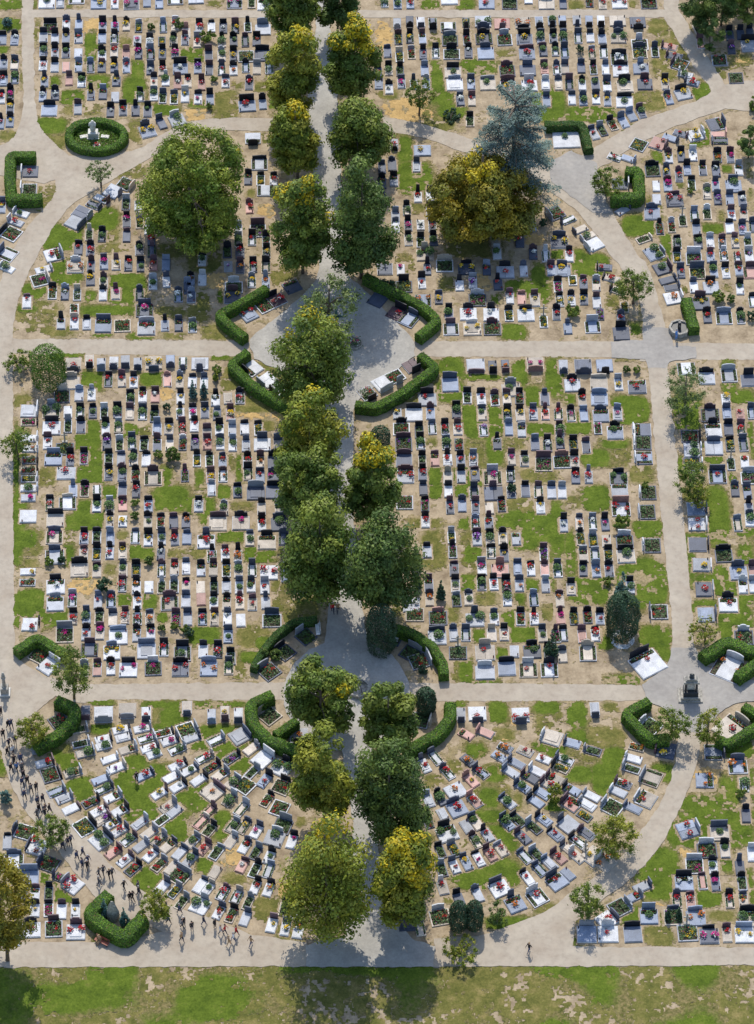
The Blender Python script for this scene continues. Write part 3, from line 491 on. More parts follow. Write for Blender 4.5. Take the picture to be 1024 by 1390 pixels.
PATHS = [
 # material, outlines
 ('path_surface', [(-40, 459), (40, 460), (130, 460), (340, 463), (338, 484), (130, 481), (20, 480), (-40, 480)]),
 ('path_surface', [(560, 463), (830, 463), (900, 465), (1070, 467), (1070, 488), (900, 488), (830, 485), (562, 484)]),
 ('path_surface', [(105, 929), (390, 926), (390, 951), (150, 950), (105, 955)]),
 ('path_surface', [(552, 927), (700, 928), (872, 930), (880, 951), (700, 952), (560, 952)]),
 ('path_surface', [(40, 13), (370, 14), (370, 24), (40, 24)]),
 ('path_surface', [(478, 14), (905, 13), (915, 24), (478, 24)]),
 ('path_surface', smooth_line([(30, -40), (30, 60), (31, 150), (12, 192), (-40, 205)]) + [(-40, 230), (60, 250), (150, 215)] + smooth_line([(95, 212), (65, 185), (49, 150), (46, 22), (46, -40)])),
 ('path_surface', band([(-3, 470), (-2, 400), (9, 360), (26, 325), (50, 293), (72, 268), (74, 238), (60, 215), (95, 212), (180, 205), (225, 180), (270, 163), (372, 160)],
                       [(17, 470), (20, 430), (30, 392), (42, 365), (60, 330), (78, 302), (98, 278), (140, 252), (195, 220), (240, 195), (275, 179), (330, 177), (372, 178)])),
 ('path_surface', band([(520, 158), (570, 168), (612, 180), (660, 196), (720, 214), (770, 235), (815, 262), (838, 300), (865, 345), (880, 362), (893, 405), (905, 450), (910, 490)],
                       [(520, 178), (570, 186), (610, 200), (660, 216), (715, 240), (768, 275), (795, 300), (830, 348), (852, 375), (866, 400), (872, 435), (872, 465), (868, 490)])),
 ('path_surface', [(897, -40), (921, -40), (922, 14), (943, 50), (968, 88), (985, 115), (1024, 108), (1070, 90), (1070, 150), (1024, 152), (985, 148), (908, 175), (850, 205), (830, 220), (770, 250), (755, 232), (800, 205), (870, 163), (945, 138), (966, 126), (965, 121), (940, 88), (918, 50), (903, 26)]),
 ('path_surface', [(-40, 470), (18, 470), (18, 660), (20, 890), (33, 900), (60, 918), (110, 930), (110, 955), (75, 945), (48, 968), (36, 975), (-40, 980)]),
 ('path_surface', band([(-8, 970), (-2, 1000), (8, 1045), (25, 1085), (52, 1122), (85, 1162), (115, 1200), (150, 1235), (230, 1268), (290, 1290)],
                       [(38, 965), (42, 1010), (54, 1050), (75, 1090), (110, 1126), (142, 1165), (175, 1195), (212, 1222), (256, 1237), (306, 1256)])),
 ('path_surface', [(-60, 1279), (170, 1279), (230, 1262), (256, 1237), (306, 1256), (338, 1268), (416, 1280), (420, 1312), (-60, 1314)]),
 ('path_surface', [(590, 1275), (617, 1271), (652, 1270), (692, 1257), (737, 1240), (768, 1217), (782, 1250), (778, 1285), (1080, 1287), (1080, 1310), (590, 1313)]),
 ('path_surface', band([(879, 490), (888, 590), (894, 660), (910, 820), (913, 870), (905, 905)], [(906, 490), (913, 560), (919, 620), (929, 710), (940, 835), (945, 885), (975, 905)])),
 ('path_surface', band([(921, 985), (915, 1042), (898, 1087), (868, 1132), (838, 1168), (800, 1196), (765, 1219)], [(953, 990), (948, 1030), (930, 1082), (898, 1145), (860, 1190), (818, 1222), (780, 1252)])),
 ('grey_asphalt', [(830, 464), (872, 462), (874, 445), (908, 445), (915, 470), (945, 470), (945, 486), (908, 492), (905, 500), (880, 500), (876, 488), (830, 486)]),
 ('grey_asphalt', [(745, 222), (775, 205), (810, 222), (822, 268), (830, 290), (806, 290), (770, 262), (748, 246)]),
 ('grey_asphalt', [(872, 930), (905, 905), (912, 880), (945, 880), (960, 905), (1000, 925), (1070, 922), (1070, 945), (1000, 955), (985, 962), (960, 985), (953, 995), (920, 995), (905, 965), (880, 952)]),
 ('avenue_asphalt', smooth_line([(431, -40), (430, 20), (424, 100), (418, 160), (428, 260), (430, 330), (432, 372), (410, 402), (365, 440), (338, 461)]) + [(345, 488), (400, 512), (440, 545)] + smooth_line([(440, 545), (444, 600), (446, 720), (448, 800), (440, 880)]) + smooth_line([(500, 880), (490, 800), (482, 720), (480, 660), (480, 600), (482, 552), (512, 522), (563, 484)]) + smooth_line([(562, 462), (510, 408), (470, 368), (466, 330), (464, 260), (460, 160), (454, 70), (446, 20), (447, -40)])),
 ('avenue_asphalt', [(471 + 86 * math.cos(a), 944 + 76 * math.sin(a)) for a in [2 * math.pi * i / 40 for i in range(40)]]),
 ('avenue_asphalt', [(455, 985), (500, 985), (512, 1060), (512, 1130), (520, 1230), (560, 1275), (590, 1285), (590, 1313), (415, 1313), (415, 1284), (470, 1270), (480, 1180), (478, 1100), (468, 1040)]),
]
path_world = []
for i, (mt, px) in enumerate(PATHS):
    poly = rough_poly(px); path_world.append(np.array(poly))
    nm = 'avenue' if mt == 'avenue_asphalt' else 'path'
    sheet(nm, [poly], mt, .012 + .004 * i)
PATH_TOP = .012 + .004 * len(PATHS)
sheet('ground', [[(-3000, -3000), (3000, -3000), (3000, 4000), (-3000, 4000)]], 'sandy_ground', 0.0)

# ------------------------------------------------------------------ graves: read the survey
FLETTER = {'r': 'r', 'R': 'r', 'm': 'm', 'M': 'm', 'y': 'y', 'o': 'o', 'v': 'v', 'u': 'w', 'w': 'w', 'G': 'G'}
GR = []; SHRUBS = []
def world_dir(a):
    return math.atan2(math.sin(rad(a)), math.cos(rad(a)) / .77)
FANC = {0: at(470, 925), 1: at(512, 932)}
for (ox, oy), txt in PLOTS.items():
    for rec in txt.replace('\n', ';').split(';'):
        rec = rec.strip()
        if not rec: continue
        x, y, code = rec.split(); u, v = ox + float(x) / 4, oy + float(y) / 4
        ang = None
        if '@' in code: code, a = code.split('@'); ang = float(a)
        up = code.endswith('^'); code = code.rstrip('^')
        size = 's'
        if code[0] in 'WX': size = code[0]; code = code[1:]
        if code == 'S': SHRUBS.append((u, v, size)); continue
        slab = code[0]; head = code[1] if len(code) > 1 else '.'; fl = code[2] if len(code) > 2 else '.'
        GR.append(dict(u=u, v=v, size=size, slab=slab, head=head, fl=FLETTER.get(fl, '.'), ang=ang, up=up))

def in_fan(u, v):
    if v < 968 or v > 1275: return None
    if u < 475 and v > 975:
        if u < 120 and v > 1100 and (u - 40) < (v - 1100) * .62 : return None
        if u < 90 and v > 1105 : return None
        return 0
    if u > 500 and v > 975:
        lim = 925 if v < 1040 else 925 - (v - 1040) * .62
        return 1 if u < lim else None
    return None

keep = []; cells = {}
for i, g in enumerate(GR):
    rnd = random.Random(1000 + i); g['rnd'] = rnd
    s = g['slab']
    if s not in STONE and s != 'e': s = 'g'
    h = g['head']
    if h in 'xy.oruGvwM' and not (h == 'w'): h = 'x' if h != 'G' else 'd'
    if h not in STONE and h not in 'xc': h = 'd'
    g['slab'], g['head'] = s, h
    if g['size'] == 's': W, L, H = rnd.uniform(.92, 1.06), rnd.uniform(1.8, 2.02), rnd.uniform(.85, 1.15)
    elif g['size'] == 'W': W, L, H = rnd.uniform(1.82, 2.12), rnd.uniform(1.95, 2.25), rnd.uniform(.9, 1.2)
    else: W, L, H = 3.3, 3.3, 1.3
    if h == 'x': H = .2
    if h == 'c': H = 1.5
    g.update(W=W, L=L, H=H)
    p = at(g['u'], g['v'], H)
    fan = in_fan(g['u'], g['v']) if g['ang'] is None and not g['up'] else None
    if g['up']: rz = math.pi + rad(1.5)
    elif g['ang'] is not None: rz = world_dir(g['ang'])
    elif fan is not None:
        d = p.xy - FANC[fan].xy; rz = math.atan2(d.x, -d.y)
    else: rz = rad(1.5)
    rz += rnd.uniform(-.03, .03)
    g['rz'] = rz; g['p'] = Vector((p.x, p.y, 0))
    foot = Vector((math.sin(rz), -math.cos(rz), 0)); g['c'] = g['p'] + foot * (L * .5)
    ok = True
    for q in keep:
        d = q['c'] - g['c']
        if abs(d.x) < 3.2 and abs(d.y) < 3.2:
            ax = Vector((math.cos(q['rz']), math.sin(q['rz']), 0)); ay = Vector((-ax.y, ax.x, 0))
            if abs(d.dot(ax)) < (q['W'] + W) * .5 * .66 and abs(d.dot(ay)) < (q['L'] + L) * .5 * .62: ok = False; break
    if ok: keep.append(g)
open('/tmp/graves.log', 'a').write('kept %d of %d\n' % (len(keep), len(GR))); GR = keep

# ------------------------------------------------------------------ grass and sand patches
CS = .16
gx0, gx1 = -52.0, 56.0; gy0, gy1 = at(0, 1400).y - 1, at(0, -60).y + 2
NX, NY = int((gx1 - gx0) / CS), int((gy1 - gy0) / CS)
XX, YY = np.meshgrid(gx0 + (np.arange(NX) + .5) * CS, gy0 + (np.arange(NY) + .5) * CS, indexing='ij')
def vnoise(scale, seed):
    g = np.random.default_rng(seed); nx, ny = int((gx1 - gx0) / scale) + 3, int((gy1 - gy0) / scale) + 3
    t = g.random((nx, ny)); fx = (XX - gx0) / scale; fy = (YY - gy0) / scale
    ix = fx.astype(int); iy = fy.astype(int); ax = fx - ix; ay = fy - iy
    ax = ax * ax * (3 - 2 * ax); ay = ay * ay * (3 - 2 * ay)
    return (t[ix, iy] * (1 - ax) + t[ix + 1, iy] * ax) * (1 - ay) + (t[ix, iy + 1] * (1 - ax) + t[ix + 1, iy + 1] * ax) * ay
NZ = .40 * vnoise(2.2, 1) + .34 * vnoise(.8, 2) + .26 * vnoise(.33, 3)      # 0..1, mean .5
NZ2 = .35 * vnoise(3.0, 4) + .35 * vnoise(.7, 5) + .3 * vnoise(.3, 6)
score = {k: np.full((NX, NY), -9.0) for k in 'gdo'}
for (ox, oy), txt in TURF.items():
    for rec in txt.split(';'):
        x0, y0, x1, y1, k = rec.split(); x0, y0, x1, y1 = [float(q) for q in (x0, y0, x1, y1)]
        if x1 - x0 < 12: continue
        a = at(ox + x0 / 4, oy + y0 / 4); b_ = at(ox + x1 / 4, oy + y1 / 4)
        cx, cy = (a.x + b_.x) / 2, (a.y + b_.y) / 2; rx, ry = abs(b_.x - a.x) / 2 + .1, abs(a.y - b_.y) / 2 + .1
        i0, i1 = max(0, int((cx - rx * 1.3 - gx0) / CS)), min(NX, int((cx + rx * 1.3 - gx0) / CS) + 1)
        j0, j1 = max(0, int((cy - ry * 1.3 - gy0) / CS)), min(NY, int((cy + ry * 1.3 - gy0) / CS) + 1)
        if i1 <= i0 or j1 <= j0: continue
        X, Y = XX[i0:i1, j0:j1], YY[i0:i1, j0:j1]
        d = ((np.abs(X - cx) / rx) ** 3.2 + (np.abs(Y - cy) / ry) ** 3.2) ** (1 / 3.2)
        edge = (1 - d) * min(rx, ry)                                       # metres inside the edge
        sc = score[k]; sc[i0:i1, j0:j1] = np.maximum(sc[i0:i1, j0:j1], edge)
vb = at(0, 1308).y; vr = at(0, 1318).y
verge = (YY < vb)
score['d'][verge] = np.maximum(score['d'][verge], 1.1); score['g'][verge] = np.maximum(score['g'][verge], (vnoise(5, 9)[verge] - .52) * 3)
blocked = np.zeros((NX, NY), bool)
def pip(poly, X, Y):
    inside = np.zeros(X.shape, bool); n_ = len(poly); j = n_ - 1
    for i in range(n_):
        xi, yi = poly[i]; xj, yj = poly[j]
        if yi != yj:
            inside ^= ((yi > Y) != (yj > Y)) & (X < (xj - xi) * (Y - yi) / (yj - yi) + xi)
        j = i
    return inside
for poly in path_world:
    a = poly.min(0); b_ = poly.max(0)
    i0, i1 = max(0, int((a[0] - gx0) / CS)), min(NX, int((b_[0] - gx0) / CS) + 2); j0, j1 = max(0, int((a[1] - gy0) / CS)), min(NY, int((b_[1] - gy0) / CS) + 2)
    if i1 > i0 and j1 > j0: blocked[i0:i1, j0:j1] |= pip(poly, XX[i0:i1, j0:j1], YY[i0:i1, j0:j1])
near = np.zeros((NX, NY))                                                   # trodden sand round each grave
for g in GR:
    c = g['c']; i0, i1 = max(0, int((c.x - 2.4 - gx0) / CS)), min(NX, int((c.x + 2.4 - gx0) / CS)); j0, j1 = max(0, int((c.y - 2.4 - gy0) / CS)), min(NY, int((c.y + 2.4 - gy0) / CS))
    if i1 <= i0 or j1 <= j0: continue
    X, Y = XX[i0:i1, j0:j1] - c.x, YY[i0:i1, j0:j1] - c.y; ca, sa = math.cos(g['rz']), math.sin(g['rz'])
    dx = np.abs(X * ca + Y * sa) - g['W'] / 2; dy = np.abs(-X * sa + Y * ca) - g['L'] / 2
    d = np.hypot(np.maximum(dx, 0), np.maximum(dy, 0)); near[i0:i1, j0:j1] = np.maximum(near[i0:i1, j0:j1], np.clip(1 - d / .5, 0, 1))
lush = (score['g'] + (NZ - .5) * 1.5 > -.14) & (NZ2 > .30) & (near < .30 + NZ * .5)
tuft = (NZ2 > .60) & (NZ > .5)
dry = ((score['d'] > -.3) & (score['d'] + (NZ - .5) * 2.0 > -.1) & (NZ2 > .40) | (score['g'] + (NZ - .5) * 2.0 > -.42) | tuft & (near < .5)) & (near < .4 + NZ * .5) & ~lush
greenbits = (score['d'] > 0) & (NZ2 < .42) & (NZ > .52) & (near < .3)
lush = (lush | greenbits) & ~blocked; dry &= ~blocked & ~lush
ochre = (score['o'] + (NZ - .5) * 1.6 > .05) & ~blocked & ~lush & ~dry

def patch(name, mask, mat, z0, zr, label=None, edge=None):
    ii, jj = np.nonzero(mask); n_ = len(ii)
    key = np.full((NX + 1, NY + 1), -1, dtype=np.int64)
    for di in (0, 1):
        for dj in (0, 1): key[ii + di, jj + dj] = 0
    vi, vj = np.nonzero(key == 0); key[vi, vj] = np.arange(len(vi))
    co = np.empty((len(vi), 3), dtype=np.float32)
    co[:, 0] = gx0 + vi * CS + NP.uniform(-.07, .07, len(vi)); co[:, 1] = gy0 + vj * CS + NP.uniform(-.07, .07, len(vi)); co[:, 2] = z0 + NP.random(len(vi)) ** 1.5 * zr
    quads = np.stack([key[ii, jj], key[ii + 1, jj], key[ii + 1, jj + 1], key[ii, jj + 1]], 1).astype(np.int32)
    me = bpy.data.meshes.new(name); me.vertices.add(len(co)); me.vertices.foreach_set('co', co.ravel())
    me.loops.add(n_ * 4); me.loops.foreach_set('vertex_index', quads.ravel()); me.polygons.add(n_)
    me.polygons.foreach_set('loop_start', np.arange(0, n_ * 4, 4, dtype=np.int32)); me.materials.append(MATS[mat]); me.update(calc_edges=True)
    if edge is not None:
        ev = edge[np.clip(vi, 0, NX - 1), np.clip(vj, 0, NY - 1)]; at_ = me.attributes.new('edge', 'FLOAT', 'POINT'); at_.data.foreach_set('value', ev.astype(np.float32))
    o = obj(name, me)
    if label: tag(o, label, 'grass', kind='stuff')
    else: o['kind'] = 'structure'
    return o
patch('grass', lush, 'lush_grass', .012, .07, 'lush green turf between the graves and along the paths', np.clip(score['g'] * 1.4 + .28, 0, .8))
patch('dry_grass_and_shade', dry, 'dry_grass_and_shade', .008, .05, 'thin dry yellowish grass with some painted tree shade on sandy ground between graves', np.clip(np.maximum(score['d'] * 1.2 + .15, .15), 0, .75))
patch('sand_patch', ochre, 'ochre_sand', .008, .04)

# ------------------------------------------------------------------ grave pieces
def headstone_geo(shape, W, H, mat, t=.14):
    g = Geo(); hw = W / 2; b0 = .1
    if shape == 1:
        P = [(-hw, b0), (hw, b0)] + [(hw * math.cos(a), H - hw * .35 + hw * .35 * math.sin(a)) for a in [math.pi * i / 10 for i in range(11)]]
    elif shape == 2:
        P = [(-hw, b0), (hw, b0), (hw, H * .84), (hw * .55, H * .9), (-hw * .2, H), (-hw, H * .97)]
    elif shape == 3:
        P = [(-hw, b0), (hw, b0), (hw, H * .86), (0, H), (-hw, H * .86)]
    elif shape == 4:
        P = [(-hw, b0), (hw, b0), (hw, H * .82), (hw * .62, H * .82), (hw * .55, H), (-hw * .55, H), (-hw * .62, H * .82), (-hw, H * .82)]
    elif shape == 5:
        hw *= .68; H *= 1.15; P = [(-hw, b0), (hw, b0), (hw * .85, H * .93), (0, H), (-hw * .85, H * .93)]
    elif shape == 6:
        H *= .72; P = [(-hw, b0), (hw, b0), (hw, H * .9), (hw * .3, H), (-hw, H * .8)]
    elif shape == 7:
        P = [(-hw, b0), (hw, b0), (hw, H * .7)] + [(hw * .6 * math.cos(a) - hw * .1, H * .72 + H * .28 * math.sin(a)) for a in [math.pi * i / 8 for i in range(9)]] + [(-hw, H * .8)]
    else:
        P = [(-hw, b0), (hw, b0), (hw, H), (-hw, H)]
    g.prism(P, -t, 0, mat)
    g.box(-hw - .05, hw + .05, -t - .04, .04, 0, b0, mat, .015)
    return g
def cross_geo(H, mat):
    g = Geo(); g.box(-.3, .3, -.3, .06, 0, .35, mat, .03)
    g.box(-.075, .075, -.2, -.06, .35, H, mat, .02); g.box(-.34, -.075, -.195, -.065, H * .68, H * .68 + .15, mat, .02); g.box(.075, .34, -.195, -.065, H * .68, H * .68 + .15, mat, .02)
    return g
def slab_geo(W, L, mat, var):
    g = Geo(); hw = W / 2; i = .05; z0, z1 = .13, .20
    if var == 1 and W > 1.3:
        g.box(-hw + i, -.01, -L + i, -.24, z0, z1, mat, .02); g.box(.01, hw - i, -L + i, -.24, z0, z1, mat, .02)
    elif var == 2:
        g.box(-hw + i, hw - i, -L + i, -.24, z0, z1 - .02, mat, .02); g.box(-hw * .6, hw * .6, -L + .3, -.5, z1 - .02, z1 + .06, mat, .02)
    elif var == 3:
        g.box(-hw * .55, hw * .55, -L + .1, -.24, z0, z1, mat, .02)
        g.box(-hw + .07, -hw * .56, -L + .1, -.24, z0 - .06, z0 + .005, 'soil'); g.box(hw * .56, hw - .07, -L + .1, -.24, z0 - .06, z0 + .005, 'soil')
        r_ = random.Random(5)
        for k in range(46):
            sx = r_.choice((-1, 1)) * r_.uniform(hw * .62, hw * .86); g.leaf((sx, r_.uniform(-L + .15, -.3), z0 + r_.uniform(.02, .16)), .13, 'petal_leaf', r_)
    elif var == 4:
        g.box(-hw + i, hw - i, -L + i, -.85, z0, z1, mat, .02); r_ = random.Random(int(W * 100))
        for k in range(int(60 * W)): g.leaf((r_.uniform(-hw * .8, hw * .8), r_.uniform(-.8, -.36), .08 + r_.random() * .3), .12, 'petal_leaf', r_)
        for k in range(int(9 * W)): g.blob((r_.uniform(-hw * .7, hw * .7), r_.uniform(-.75, -.4), .3 + r_.random() * .1), .06, r_.choice(['petal_red', 'petal_pink', 'petal_yellow', 'petal_white']), r_)
    else:
        g.box(-hw + i, hw - i, -L + i, -.24, z0, z1, mat, .02)
    return g
def kerb_geo(W, L, mat):
    g = Geo(); hw = W / 2; k = .12
    g.box(-hw, -hw + k, -L, -.215, 0, .13, mat); g.box(hw - k, hw, -L, -.215, 0, .13, mat)
    g.box(-hw + k, hw - k, -L, -L + k, 0, .13, mat); g.box(-hw + k, hw - k, -.215 - k, -.215, 0, .13, mat)
    g.box(-hw + k, hw - k, -L + k, -.215 - k, 0, .06, 'soil')
    return g
def planting_geo(W, L, fl, seed):
    r_ = random.Random(seed); g = Geo(); hw = W / 2 - .14
    for k in range(int(95 * W)):
        g.leaf((r_.uniform(-hw, hw), r_.uniform(-L + .16, -.34), .08 + r_.random() ** 2 * .3), r_.uniform(.08, .16), 'petal_leaf', r_)
    for k in range(1 if W > 1.3 else r_.randint(0, 1)):          # a little bush or two
        c = (r_.uniform(-hw * .8, hw * .8), r_.uniform(-L * .45, -.5)); rr = r_.uniform(.18, .3)
        for q in range(60):
            d = Vector((r_.gauss(0, 1), r_.gauss(0, 1), abs(r_.gauss(0, 1)))).normalized() * rr; g.leaf((c[0] + d.x, c[1] + d.y, .1 + d.z * 1.3), .1, 'petal_leaf', r_)
    if fl in FLOWER and fl != 'G':
        for k in range(r_.randint(2, 4)):
            c = (r_.uniform(-hw * .8, hw * .8), r_.uniform(-L * .85, -.45))
            for q in range(10): g.blob((c[0] + r_.gauss(0, .13), c[1] + r_.gauss(0, .13), .2 + r_.random() * .15), r_.uniform(.05, .085), 'petal_' + FLOWER[fl][0], r_)
        for q in range(14): g.blob((r_.uniform(-hw, hw), r_.uniform(-L * .9, -.4), .2 + r_.random() * .1), .05, 'petal_' + r_.choice(['red', 'pink', 'yellow', 'white', FLOWER[fl][0]]), r_)
    return g
def bowl_geo(fl, big, seed):
    r_ = random.Random(seed); g = Geo(); rr = (.34 if big else .27) * (1.3 if fl == 'G' else 1)
    g.lathe([(rr * .45, 0), (rr * .7, .12), (rr * .65, .12)], 'granite_' + r_.choice('kdn'), 8)
    for k in range(16): g.leaf((r_.gauss(0, rr * .6), r_.gauss(0, rr * .6), .12 + r_.random() * .1), .1, 'petal_leaf', r_)
    for k in range(26 if big else 18):
        a = r_.random() * 6.28; q = rr * math.sqrt(r_.random()); z = .15 + math.sqrt(max(0, 1 - (q / rr) ** 2)) * rr * .7
        mt = 'petal_' + FLOWER[fl][0]
        if fl != 'G' and r_.random() < .12: mt = 'petal_white'
        g.blob((q * math.cos(a), q * math.sin(a), z), r_.uniform(.06, .10), mt, r_)
    if fl == 'G':
        for k in range(90):
            d = Vector((r_.gauss(0, 1), r_.gauss(0, 1), abs(r_.gauss(0, 1)))).normalized() * rr * r_.uniform(.8, 1.15); g.leaf((d.x, d.y, .12 + d.z), .1, 'petal_green', r_)
    return g
def lantern_geo(x, y):
    g = Geo(); g.box(x - .07, x + .07, y - .07, y + .07, .2, .23, 'metal_dark'); g.box(x - .055, x + .055, y - .055, y + .055, .23, .40, 'glass_red' if x > 0 else 'metal_dark')
    g.lathe([(.085, .40), (.02, .49), (.015, .52)], 'metal_dark', 6, x, y); return g

GC = {}
def cached(key, fn):
    if key not in GC: GC[key] = fn()
    return GC[key]
MC = {}
def cmesh(key, name, fn):
    if key not in MC: MC[key] = cached(key, fn).mesh(name)
    return MC[key]

def pieces(g):
    """(part name, cache key, builder) of one grave, in nominal sizes; the thing is scaled to its own measure"""
    big = g['size'] != 's'; W, L = (1.95, 2.1) if g['size'] == 'W' else ((3.3, 3.3) if g['size'] == 'X' else (.98, 1.92))
    rnd = g['rnd']; out = []
    hd, sb = g['head'], g['slab']
    H = round(g['H'] * 5) / 5 + (.0 if hd != 'c' else .4)
    if hd == 'c': out.append(('headstone', ('cross', H), lambda H=H: cross_geo(H, 'stone_weathered')))
    elif hd != 'x':
        sh = rnd.choice([0, 0, 0, 1, 2, 3, 4, 1, 5, 6, 7]); hwid = W * (rnd.choice([.62, .75, .88]) if big else rnd.choice([.78, .86, .92]))
        out.append(('headstone', ('h', sh, round(hwid, 2), H, hd), lambda: headstone_geo(sh, hwid, H, 'granite_' + hd)))
    if sb == 'e':
        km = rnd.choice('gwnd'); out.append(('kerb', ('k', W, km), lambda: kerb_geo(W, L, 'granite_' + km)))
        sd_ = rnd.randint(0, 2); fl = g['fl']; out.append(('planting', ('pl', W, fl, sd_), lambda: planting_geo(W, L, fl, sd_ * 7 + ord(fl[0]))))
    else:
        km = sb if rnd.random() < .6 else rnd.choice('gw'); var = rnd.choice([0, 0, 0, 1, 2, 3, 4] if big else [0, 0, 0, 2, 3, 4])
        out.append(('kerb', ('k', W, km), lambda: kerb_geo(W, L, 'granite_' + km)))
        out.append(('slab', ('s', W, sb, var), lambda: slab_geo(W, L, 'granite_' + sb, var)))
        if rnd.random() < .75:
            lx, ly = rnd.choice([(-1, -.9), (1, -.9), (1, -.3), (-1, -.35)]); out.append(('lantern', ('l', W, lx, ly), lambda: lantern_geo(lx * (W / 2 - .15), ly * L + .1 if ly < -.5 else -.42)))
    return out, W, L

# -- words that single out each grave
SW = dict(w='white', g='grey', b='blue-grey', d='dark grey', p='reddish', n='beige', m='mauve', k='black')
def section(g):
    u, v = g['u'], g['v']
    arc_r = 800 + (v - 215) * .33
    if v < 10: return 'above top path'
    if u < 32 and v < 470: return 'far left edge'
    if v < 200 and u > 925 - max(0, (v - 100)) * 0 and v < 125: return 'top right corner'
    if v < 165 and u < 375: return 'top left plot'
    if v < 185 and u > 480: return 'top right plot' if not (v > 150 and u > 880) else 'upper right plot'
    if v < 462:
        if u < 45 + max(0, 330 - v) * .35 and v < 320 and u < 75: return 'far left edge'
        if u < 440: return 'upper left plot'
        return 'upper right circle' if u < (770 if v < 300 else 840 + (v - 360) * .2) else 'upper right plot'
    if v < 930:
        if u < 470: return 'middle left plot'
        return 'middle right plot' if u < 895 + max(0, v - 660) * .08 else 'right edge plot'
    if u < 480:
        return 'lower left fan' if (in_fan(u, v) == 0 or v < 985) else 'lower left corner'
    if in_fan(u, v) == 1 or v < 975: return 'lower right fan'
    return 'lower right corner' if u > 700 and v > 960 else 'lower right fan'
ORD = ['first', 'second', 'third', 'fourth', 'fifth', 'sixth', 'seventh', 'eighth', 'ninth', 'tenth', 'eleventh', 'twelfth']
def ordinal(k, n_):
    if n_ == 2: return ['upper one', 'lower one'][k]
    if k < 12: return ORD[k] + ' from top'
    j = n_ - 1 - k
    if j == 0: return 'lowest one'
    if j < 12: return ORD[j] + ' from bottom'
    return 'number %d from top' % (k + 1)
groups = {}
for g in GR:
    big = g['size'] != 's'
    fw = {'.': '', 'G': 'greenery'}.get(g['fl'], FLOWER[g['fl']][0] + ' flowers' if g['fl'] in FLOWER else '')
    hw_ = {'x': '', 'c': 'stone cross'}.get(g['head'], SW.get(g['head'], '') + ' headstone')
    if g['slab'] == 'e': base = ('wide ' if big else 'small ') + 'planted grave'
    else: base = ('wide ' if big else '') + SW[g['slab']] + ' grave'
    if g['size'] == 'X': base = base.replace('wide', 'very large')
    g['core'] = base + ((' with ' + hw_) if hw_ else ' without headstone')
    g['fw'] = fw; g['sec'] = section(g)
    groups.setdefault((g['core'], fw, g['sec']), []).append(g)
for key, lst in groups.items():
    lst.sort(key=lambda g: (round(g['v'] / 7), g['u']))
    for k, g in enumerate(lst): g['ord'] = ordinal(k, len(lst)) if len(lst) > 1 else ''
def glabel(g, withf=True):
    t = g['core']
    if withf and g['fw']: t += (' and ' if ' with ' in t else ' with ') + g['fw']
    t += ', ' + g['sec']
    if g['ord']: t += ', ' + g['ord']
    return t

visible = lambda g: -8 < g['u'] < 1032 and -10 < g['v'] < 1330
for g in GR: g['kind'] = 'planted' if g['slab'] == 'e' else ('family' if g['size'] != 's' else 'single')
for kind, cap in (('single', 300), ('family', 300), ('planted', 300)):
    lst = sorted([g for g in GR if g['kind'] == kind and visible(g)], key=lambda g: -(ppm(g['v']) ** 2) * g['W'])
    for k, g in enumerate(lst): g['solo'] = k < cap
    open('/tmp/graves.log', 'a').write('%s %d\n' % (kind, len(lst)))
KN = dict(single=('grave', 'grave', 'single graves in the cemetery plots'), family=('family_grave', 'family grave', 'wide family graves in the cemetery plots'), planted=('garden_grave', 'planted grave', 'planted graves with kerb and greenery'))
bulk = Geo(); bulkf = Geo(); nfl = 0
fl_list = sorted([g for g in GR if g.get('solo') and g['slab'] != 'e' and g['fl'] in FLOWER], key=lambda g: -g['v'])
for g in fl_list[:300]: g['fsolo'] = True
